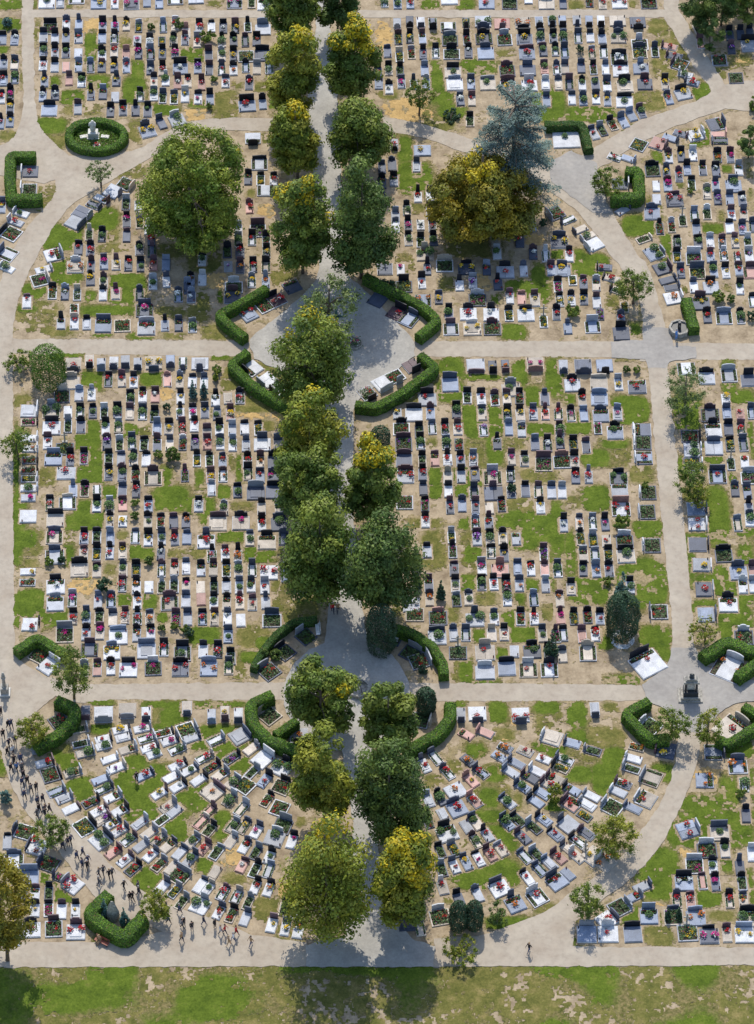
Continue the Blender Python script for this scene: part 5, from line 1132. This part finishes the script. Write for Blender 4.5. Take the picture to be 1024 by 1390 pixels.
hedge([(77, 948), (101, 958), (100, 976), (78, 996), (48, 1012)], 'V-shaped hedge at left junction below lower path', 1.2)
hedge([(370, 941), (340, 954), (344, 980), (365, 1003), (412, 1020)], 'large curved hedge lower left of the round plaza', 1.2, 1.5)
hedge([(403, 977), (374, 996)], 'short inner hedge branch lower left of round plaza', 1.0, 1.4)
hedge([(612, 953), (611, 973), (595, 994), (550, 1018)], 'curved hedge lower right of the round plaza', 1.2, 1.4)
hedge([(530, 848), (560, 857), (588, 876), (602, 900), (603, 914)], 'curved hedge upper right of the round plaza', 1.0, 1.4)
hedge([(430, 839), (400, 842), (377, 858), (357, 882), (344, 906)], 'dark curved hedge upper left of the round plaza', .8, 1.0, 'hedged')
hedge([(881, 950), (849, 967), (868, 988), (884, 1002), (908, 1000)], 'V-shaped hedge left below the stone monument', 1.1)
hedge([(954, 890), (985, 869), (1030, 884)], 'hedge above the large white tomb at right edge', 1.3)
hedge([(1001, 918), (1030, 897)], 'short hedge right below the large white tomb', 1.1)
hedge([(1010, 957), (1034, 972)], 'hedge above the cream tomb at the right edge', 1.0)
hedge([(974, 1001), (988, 1008), (1032, 982)], 'hedge below the cream tomb at the right edge', 1.0)
hedge([(148, 1212), (121, 1237), (140, 1255), (172, 1270), (194, 1243)], 'thick hedge around the rock grave at lower left', 1.4, 1.6)
def ell(cx, cyv, rx, ry, k=22): return [(cx + rx * math.cos(2 * math.pi * i / k), cyv + ry * math.sin(2 * math.pi * i / k)) for i in range(k)]
hedge(ell(131, 182, 38, 20), 'oval clipped hedge round the pale statue, upper left', .9, 1.0, closed=True)
# greenery inside the oval
g = np.random.default_rng(5); cpos = at(131, 188); C = []; th_ = g.uniform(0, 6.283, 2600); q = np.sqrt(g.random(2600)); C = np.stack([np.cos(th_) * q * 2.9, np.sin(th_) * q * 1.9, g.uniform(.02, .3, 2600)], 1)
nn = unit(2600, g) + np.array([0, 0, 1.2]); nn /= np.linalg.norm(nn, axis=1)[:, None]
tag(obj('ivy_bed', leaves_mesh('ivy_bed', C, nn, g.uniform(.08, .14, 2600), np.array(PAL['hedge'])[g.integers(0, 2, 2600)]), None, cpos), 'ivy ground cover inside the oval hedge by the statue', 'ground cover', kind='stuff')

# ------------------------------------------------------------------ monuments
def statue():
    p = at(127, 186); t = thing('statue', 'pale stone statue of a robed figure inside the oval hedge', 'statue', p)
    b = Geo(); b.box(-.75, .75, -.6, .6, 0, .25, 'stone_pale', .03); b.box(-.6, .6, -.48, .48, .25, 1.0, 'stone_pale', .04); obj('pedestal', b.mesh('pedestal'), t)
    me = bpy.data.meshes.new('figure'); s = [(0, 0, 1.0, .42), (0, 0, 1.5, .38), (.02, 0, 2.0, .32), (0, 0, 2.4, .33), (0, 0, 2.62, .14), (0, -.03, 2.82, .19), (-.34, 0, 2.3, .13), (-.42, -.15, 1.95, .11), (.34, 0, 2.3, .13), (.3, -.3, 2.05, .10)]
    me.from_pydata([q[:3] for q in s], [(0, 1), (1, 2), (2, 3), (3, 4), (4, 5), (3, 6), (6, 7), (3, 8), (8, 9)], [])
    o = skin(me, [q[3] for q in s], 0); o2 = obj('figure', o, t); o.materials.append(MATS['stone_pale'])
    c = Geo(); c.lathe([(.32, 0), (.2, .15), (.42, .35), (.36, .36)], 'stone_pale', 12)
    pb = at(132, 200); tb = obj('stone_bowl', c.mesh('stone_bowl'), None, pb); tag(tb, 'round stone flower bowl in front of the pale statue', 'bowl')
    fb = obj('flower_bowl', cmesh(('f', 'r', True, 1), 'flower_bowl', lambda: bowl_geo('r', True, 31 + ord('r'))), None, pb + Vector((0, 0, .36))); tag(fb, 'red flowers in the stone bowl before the statue', 'flowers', 'flower bowls lying on the graves')
    for du in (-15, 14):
        pl = at(129 + du, 187); gb = Geo(); gb.box(-.5, .5, -.28, .28, 0, .3, 'stone_pale', .05); tag(obj('stone_block', gb.mesh('stone_block'), None, pl, rad(15 if du < 0 else -10)), 'low pale stone block %s of the oval hedge statue' % ('left' if du < 0 else 'right'), 'block')

def skin(me, radii, root=0, sub=1, flat_=None):
    o = bpy.data.objects.new('tmp', me); COL.objects.link(o)
    mo = o.modifiers.new('s', 'SKIN'); mo.use_smooth_shade = True
    if not me.skin_vertices: raise RuntimeError('no skin layer')
    for i, r_ in enumerate(radii):
        sv = me.skin_vertices[0].data[i]; sv.radius = r_ if isinstance(r_, tuple) else (r_, r_); sv.use_root = (i == root)
    if sub: m2 = o.modifiers.new('u', 'SUBSURF'); m2.levels = sub; m2.render_levels = sub
    dg = bpy.context.evaluated_depsgraph_get(); dg.update(); out = bpy.data.meshes.new_from_object(o.evaluated_get(dg))
    bpy.data.objects.remove(o); return out
statue()

def monuments():
    # avenue cross
    p = at(457, 463); t = thing('monument_cross', 'tall dark teal crucifix with wide arms in the upper plaza', 'cross', p)
    g = Geo(); g.box(-.7, .7, -.7, .7, 0, .3, 'stone_weathered', .03); g.box(-.5, .5, -.5, .5, .3, 1.2, 'stone_weathered', .05); obj('base', g.mesh('base'), t)
    g = Geo(); g.box(-.16, .16, -.12, .12, 1.2, 5.2, 'bronze_green', .03); g.box(-1.15, -.16, -.1, .1, 4.15, 4.45, 'bronze_green', .03); g.box(.16, 1.15, -.1, .1, 4.15, 4.45, 'bronze_green', .03); obj('cross', g.mesh('cross'), t)
    # round bed in the plaza
    p = at(481, 468); g = Geo(); g.lathe([(1.0, 0), (1.0, .35), (.85, .35), (.8, .2)], 'stone_weathered', 14); r_ = random.Random(3)
    t = thing('flower_bed', 'small round stone-edged flower bed right of the plaza tree', 'flower bed', p); obj('rim', g.mesh('rim'), t); g = Geo()
    for k in range(120): g.leaf((r_.gauss(0, .4), r_.gauss(0, .4), .2 + r_.random() * .5), .13, 'petal_leaf', r_)
    for k in range(24): g.blob((r_.gauss(0, .4), r_.gauss(0, .4), .5 + r_.random() * .2), .08, r_.choice(['petal_pink', 'petal_white', 'petal_red']), r_)
    obj('planting', g.mesh('planting'), t)
    # well by the round plaza
    p = at(487, 938); t = thing('well', 'stone-rimmed octagonal well with dark iron frame, round plaza', 'well', p); g = Geo(); g.lathe([(1.25, 0), (1.25, .6), (1.02, .62), (1.0, .25)], 'stone_weathered', 8); obj('rim', g.mesh('rim'), t)
    g = Geo()
    for k in range(4): a = k * 1.57 + .4; g.tube([(math.cos(a) * 1.1, math.sin(a) * 1.1, .5), (math.cos(a) * .5, math.sin(a) * .5, 1.6), (0, 0, 1.9)], [.05, .04, .05], 'metal_dark', 6)
    obj('iron_frame', g.mesh('iron_frame'), t)
    # fountain at the right junction
    p = at(922, 449); t = thing('fountain', 'dark octagonal water basin at the right junction', 'fountain', p); g = Geo(); g.lathe([(1.25, 0), (1.25, .7), (1.0, .72), (.95, .45)], 'stone_weathered', 8); obj('basin', g.mesh('basin'), t)
    g = Geo(); g.lathe([(.9, .46), (.9, .5)], 'metal_dark', 16); obj('water', g.mesh('water'), t); g = Geo(); g.box(-.18, .18, -.18, .18, .45, 1.5, 'metal_dark', .04); g.tube([(0, 0, 1.3), (0, -.5, 1.2), (0, -.55, 1.0)], [.05, .05, .05], 'metal_dark', 6); obj('pump', g.mesh('pump'), t)
    # stone shrine
    p = at(937, 945); t = thing('stone_monument', 'dark stone shrine monument on steps at the right junction', 'monument', p); g = Geo()
    g.box(-1.32, 1.32, -1.0, 1.0, 0, .25, 'stone_weathered', .03); g.box(-1.05, 1.05, -.8, .8, .25, .6, 'stone_weathered', .03); g.box(-.8, .8, -.6, .6, .6, 1.3, 'metal_dark', .05); obj('steps', g.mesh('steps'), t)
    g = Geo(); g.box(-.42, .42, -.1, .3, 1.3, 2.7, 'stone_pale', .02); obj('niche', g.mesh('niche'), t)
    for sx in (-1, 1): g = Geo(); g.lathe([(.16, 1.3), (.13, 1.45), (.12, 2.6), (.17, 2.7)], 'metal_dark', 10, sx * .58, -.25); obj('column', g.mesh('column'), t)
    g = Geo(); g.box(-.85, .85, -.5, .45, 2.7, 2.95, 'stone_weathered', .04); g.prism([(-.7, 2.95), (.7, 2.95), (.45, 3.35), (-.45, 3.35)], -.35, .3, 'stone_weathered'); obj('cornice', g.mesh('cornice'), t)
    g = Geo(); g.lathe([(.3, 3.35), (.18, 3.5), (.28, 3.7), (.1, 3.95)], 'metal_dark', 10); obj('finial', g.mesh('finial'), t)
    # stone column, left junction
    p = at(7, 941); t = thing('stone_column', 'narrow dark stone figure column at left junction', 'column', p); g = Geo(); g.box(-.6, .6, -.6, .6, 0, .3, 'stone_pale', .03); g.box(-.42, .42, -.42, .42, .3, 1.2, 'stone_weathered', .04); obj('base', g.mesh('base'), t)
    g = Geo(); g.lathe([(.32, 1.2), (.2, 1.4), (.17, 2.6), (.3, 2.75), (.2, 2.85), (.22, 3.2), (.12, 3.35), (.15, 3.5), (.06, 3.62)], 'stone_weathered', 10); obj('shaft', g.mesh('shaft'), t)
    # rock in the lower left hedge
    p = at(154, 1248); t = Geo(); r_ = random.Random(9); V = []; seg = 9
    for k, (rr, z) in enumerate([(.75, 0), (.72, .7), (.6, 1.6), (.42, 2.4), (.16, 3.2)]):
        for i in range(seg): a = 6.283 * i / seg; q = rr * r_.uniform(.75, 1.15); V.append((math.cos(a) * q, math.sin(a) * q * .6, z + r_.uniform(-.1, .1) * (z > 0)))
    F = [(k * seg + i, k * seg + (i + 1) % seg, (k + 1) * seg + (i + 1) % seg, (k + 1) * seg + i) for k in range(4) for i in range(seg)] + [list(range(4 * seg, 5 * seg)), list(range(seg - 1, -1, -1))]
    t.add(V, F, 'stone_weathered'); tag(obj('rock_gravestone', t.mesh('rock_gravestone'), None, p), 'upright grey rock gravestone between two spruces in the hedge', 'gravestone')
    # gravel ring
    p = at(845, 868); g = Geo(); V = []; F = []; n_ = 40
    for rr, z in ((.75, .03), (1.3, .05), (1.35, 0.0)):
        for i in range(n_): a = 6.283 * i / n_; V.append((math.cos(a) * rr, math.sin(a) * rr, z))
    F = [(k * n_ + i, k * n_ + (i + 1) % n_, (k + 1) * n_ + (i + 1) % n_, (k + 1) * n_ + i) for k in range(2) for i in range(n_)]
    g.add(V, [list(reversed(f)) for f in F], 'gravel_white'); tag(obj('gravel_ring', g.mesh('gravel_ring'), None, p), 'ring of white gravel around the dark conifer', 'gravel', kind='stuff')
    # benches
    def bench(p, rz, mat, lab):
        t = thing('bench', lab, 'bench', p, rz); g = Geo()
        for k in range(4): g.box(-.8, .8, -.42 + k * .11, -.33 + k * .11, .42, .46, mat)
        obj('seat', g.mesh('seat'), t); g = Geo()
        for k in range(3): g.box(-.8, .8, .06, .1, .55 + k * .12, .64 + k * .12, mat)
        obj('backrest', g.mesh('backrest'), t)
        for sx in (-.65, .65): g = Geo(); g.box(sx - .04, sx + .04, -.4, -.34, 0, .42, 'metal_dark'); g.box(sx - .04, sx + .04, .02, .06, 0, .9, 'metal_dark'); g.box(sx - .04, sx + .04, -.34, .02, .36, .42, 'metal_dark'); obj('leg', g.mesh('leg'), t)
    bench(at(140, 1279), rad(-30), 'wood_bench', 'red-brown bench in front of the lower left hedge'); bench(at(434, 857), rad(-85), 'white_paint', 'white bench under the trees above the round plaza')
    g = Geo(); r_ = random.Random(2)
monuments()

# ------------------------------------------------------------------ people
def body(pose):
    V = []; E = []; Rr = []
    def add(p, r_, par=None):
        V.append(p); Rr.append(r_); i = len(V) - 1
        if par is not None: E.append((par, i))
        return i
    sit = pose == 'sit'; z0 = -.42 if sit else 0.0
    pe = add((0, 0, .95 + z0), (.15, .115)); sp = add((0, .01, 1.14 + z0), (.135, .10), pe); chst = add((0, .01, 1.34 + z0), (.17, .115), sp); nk = add((0, .0, 1.49 + z0), (.06, .06), chst)
    hd = add((0, -.02, 1.58 + z0), (.078, .085), nk); tp = add((0, -.01, 1.70 + z0), (.075, .085), hd); add((0, -.115, 1.615 + z0), (.018, .018), hd)
    stride = {'walk': .24, 'walkback': -.24, 'stand': .03, 'sit': 0}[pose]
    for s in (-1, 1):
        q = stride * s
        hp = add((s * .095, 0, .86 + z0), (.092, .095), pe)
        if sit:
            kn = add((s * .11, -.42, .50), (.062, .065), hp); an = add((s * .11, -.42, .10), (.042, .045), kn)
        else:
            kn = add((s * .10, -q * .45 - .03, .49), (.062, .065), hp); an = add((s * .10, -q * 1.05 + .02, .09 + (.05 if q < -.1 else 0)), (.042, .045), kn)
        ay = V[an][1]; add((s * .115, ay - .15, .045 + (.0 if q > -.1 else .02)), (.04, .032), an)
        sh = add((s * .185, .01, 1.41 + z0), (.062, .062), chst); el = add((s * .235, .05 + q * .35, 1.13 + z0), (.046, .046), sh)
        wr = add((s * .225, -.02 + q * 1.0 - (.2 if sit else 0), .89 + z0 + (.06 if sit else 0)), (.03, .026), el)
        wx, wy, wz = V[wr]; pm = add((wx, wy - .02, wz - .08), (.034, .018), wr)
        for k, ln in enumerate((.075, .085, .08, .06)):
            yy = wy - .05 + k * .021; k1 = add((wx - s * .004, yy, wz - .13), (.009, .009), pm); add((wx - s * .02, yy, wz - .13 - ln * .7), (.008, .008), k1)
        t1 = add((wx - s * .01, wy - .06, wz - .06), (.011, .011), pm); add((wx - s * .015, wy - .085, wz - .10), (.009, .009), t1)
    me = bpy.data.meshes.new('person'); me.from_pydata(V, E, []); out = skin(me, Rr, 0, 1)
    for nm in ('skin', 'cloth_black', 'cloth_black', 'shoe'): out.materials.append(MATS[nm])
    mi = []
    for f in out.polygons:
        c = f.center; hand = abs(c.x) > .19 and c.z < .875 + z0 + (.05 if sit else 0)
        if c.z < .085: k = 3
        elif hand and not (sit and c.y < -.3): k = 0
        elif c.z > 1.47 + z0: k = 0
        elif c.z > .90 + z0: k = 1
        else: k = 2
        mi.append(k)
    out.polygons.foreach_set('material_index', mi); out.update(); out.name = 'person'
    return out
BODY = {k: body(k) for k in ('walk', 'walkback', 'stand', 'sit')}
g = Geo(); seg = 12; V = []; F = []
for k, (a_) in enumerate((0.0, .5, 1.0, 1.45)):
    for i in range(seg): t_ = 6.283 * i / seg; lo = .06 if math.sin(t_) > .2 else 0.0; V.append((.088 * math.cos(a_) * math.cos(t_), .012 + .098 * math.cos(a_) * math.sin(t_), 1.66 - (lo * 1.3 if k == 0 else 0) + .095 * math.sin(a_)))
F = [(k * seg + i, k * seg + (i + 1) % seg, (k + 1) * seg + (i + 1) % seg, (k + 1) * seg + i) for k in range(3) for i in range(seg)] + [list(range(3 * seg, 4 * seg)), list(range(seg - 1, -1, -1))]
HAIRS = {}
for hc in ('hair_dark', 'hair_fair', 'hair_grey'):
    gg = Geo(); gg.add(V, F, hc); HAIRS[hc] = gg.mesh('hair', True)
def person(u, v, pose, rz, top, legs, hair, label, group=None, feet=False):
    p = at(u, v + (0 if feet else 9)); p.z = PATH_TOP if feet != 'ground' else 0
    o = obj('person', BODY[pose], None, p, rz, None); tag(o, label, 'person', group)
    for k, m_ in ((1, top), (2, legs)): o.material_slots[k].link = 'OBJECT'; o.material_slots[k].material = MATS[m_]
    h = obj('hair', HAIRS[hair], o, (0, 0, -.42 if pose == 'sit' else 0)); return o
crowd = [(2, 963), (12, 981), (16, 980), (5, 994), (13, 1006), (21, 1002), (11, 1018), (18, 1016), (20, 1029), (29, 1027), (16, 1040), (24, 1039), (31, 1039), (31, 1059), (38, 1057), (33, 1049), (43, 1068), (50, 1066), (34, 1076), (52, 1085), (59, 1082), (54, 1095), (68, 1095), (62, 1096),
         (51, 1102), (62, 1101), (86, 1145), (93, 1140), (97, 1137), (105, 1159), (113, 1154), (120, 1165), (112, 1169), (119, 1172), (135, 1182), (141, 1179), (135, 1194), (149, 1184), (153, 1182), (169, 1199), (188, 1200), (177, 1215), (181, 1214), (189, 1207), (226, 1228), (220, 1238), (229, 1245), (244, 1231), (248, 1252), (250, 1249)]
bigger = {}
PG = 'mourners in dark clothes walking along the lower left path'
for k, (u, v) in enumerate(crowd):
    dirx = rad(35) if v < 1060 else (rad(48) if v < 1190 else rad(60))
    pose = R.choice(['walk', 'walkback', 'walk', 'stand']); top = R.choice(['cloth_black', 'cloth_black', 'cloth_navy', 'cloth_jeans', 'cloth_grey']); legs = R.choice(['cloth_black', 'cloth_black', 'cloth_navy'])
    if (u, v) in ((18, 1016), (24, 1039)): top = 'cloth_white' if u == 18 else 'cloth_blue'
    lab = 'mourner in dark clothes walking in the procession, ' + ('left edge by column' if v < 985 else 'between corner hedge and path edge' if v < 1030 else 'upper bend of lower left path' if v < 1100 else 'middle of lower left path' if v < 1190 else 'near the lower left hedge')
    if (u, v) == (18, 1016): lab = 'mourner in white top in the dark procession beside corner hedge'
    if (u, v) == (24, 1039): lab = 'mourner in blue top in the dark procession, upper bend'
    person(u, v, pose, dirx + R.uniform(-.4, .4), top, legs, R.choice(['hair_dark', 'hair_dark', 'hair_fair', 'hair_grey']), lab, PG)
person(186, 1052, 'stand', .3, 'cloth_black', 'cloth_black', 'hair_dark', 'person in black standing alone among lower left fan graves', feet=False)
for u, v, pose, rz, top, legs, hair, lab in [
  (261, 1255, 'stand', .6, 'cloth_black', 'cloth_navy', 'hair_dark', 'person in dark suit at left end of bottom path strollers'),
  (277, 1247, 'walk', 1.2, 'cloth_navy', 'cloth_jeans', 'hair_dark', 'tall person in navy by the bottom path grave edge'),
  (292, 1251, 'stand', 1.0, 'cloth_black', 'cloth_black', 'hair_grey', 'grey-haired person in black left of the red jackets'),
  (300, 1260, 'walk', 1.3, 'cloth_white', 'cloth_grey', 'hair_fair', 'fair-haired person in white left of red jacket walker'),
  (306, 1259, 'walkback', 1.4, 'cloth_red', 'cloth_navy', 'hair_dark', 'left of two people in red jackets on bottom path'),
  (321, 1261, 'walk', 1.2, 'cloth_red', 'cloth_black', 'hair_dark', 'right of two people in red jackets on bottom path'),
  (311, 1275, 'walk', -1.4, 'cloth_tan', 'cloth_tan', 'hair_fair', 'person in tan clothes striding on the bottom path'),
  (317, 1270, 'walkback', -1.2, 'cloth_white', 'cloth_jeans', 'hair_grey', 'person in white shirt and jeans beside the tan walker'),
  (341, 1275, 'walk', -1.0, 'cloth_tan', 'cloth_jeans', 'hair_dark', 'person in brown top and jeans, rightmost stroller of group'),
  (718, 1284, 'walk', -.9, 'cloth_black', 'cloth_jeans', 'hair_fair', 'lone walker in black on the bottom path at right'),
  (452, 823, 'walk', .1, 'cloth_red', 'cloth_navy', 'hair_grey', 'left person of the couple walking up the avenue'),
  (459, 823, 'walkback', .1, 'cloth_tan', 'cloth_navy', 'hair_grey', 'right person of the couple walking up the avenue'),
  (247, 1270, 'walk', .8, 'cloth_tan', 'cloth_navy', 'hair_fair', 'walker in tan top right of lower left hedge'),
  (918, 452, 'stand', 1.0, 'cloth_blue', 'cloth_blue', 'hair_grey', 'person in light blue beside the dark water basin')]:
    person(u, v, pose, rz, top, legs, hair, lab)
person(138, 1279, 'sit', rad(-30), 'cloth_tan', 'cloth_tan', 'hair_fair', 'fair-haired person in tan sitting on red-brown bench', feet='ground')
sb_ = [o for o in bpy.data.objects if o.name.startswith('bench')][0]
ps = [o for o in bpy.data.objects if o.get('label', '').startswith('fair-haired person in tan sitting')][0]
ps.location = sb_.location + Vector((math.sin(rad(-30)) * .12 - .3, -math.cos(rad(-30)) * .12 + .12, .04))

SC.cycles.max_bounces = 6; SC.cycles.diffuse_bounces = 3; SC.cycles.transparent_max_bounces = 4
SC.cycles.use_denoising = True
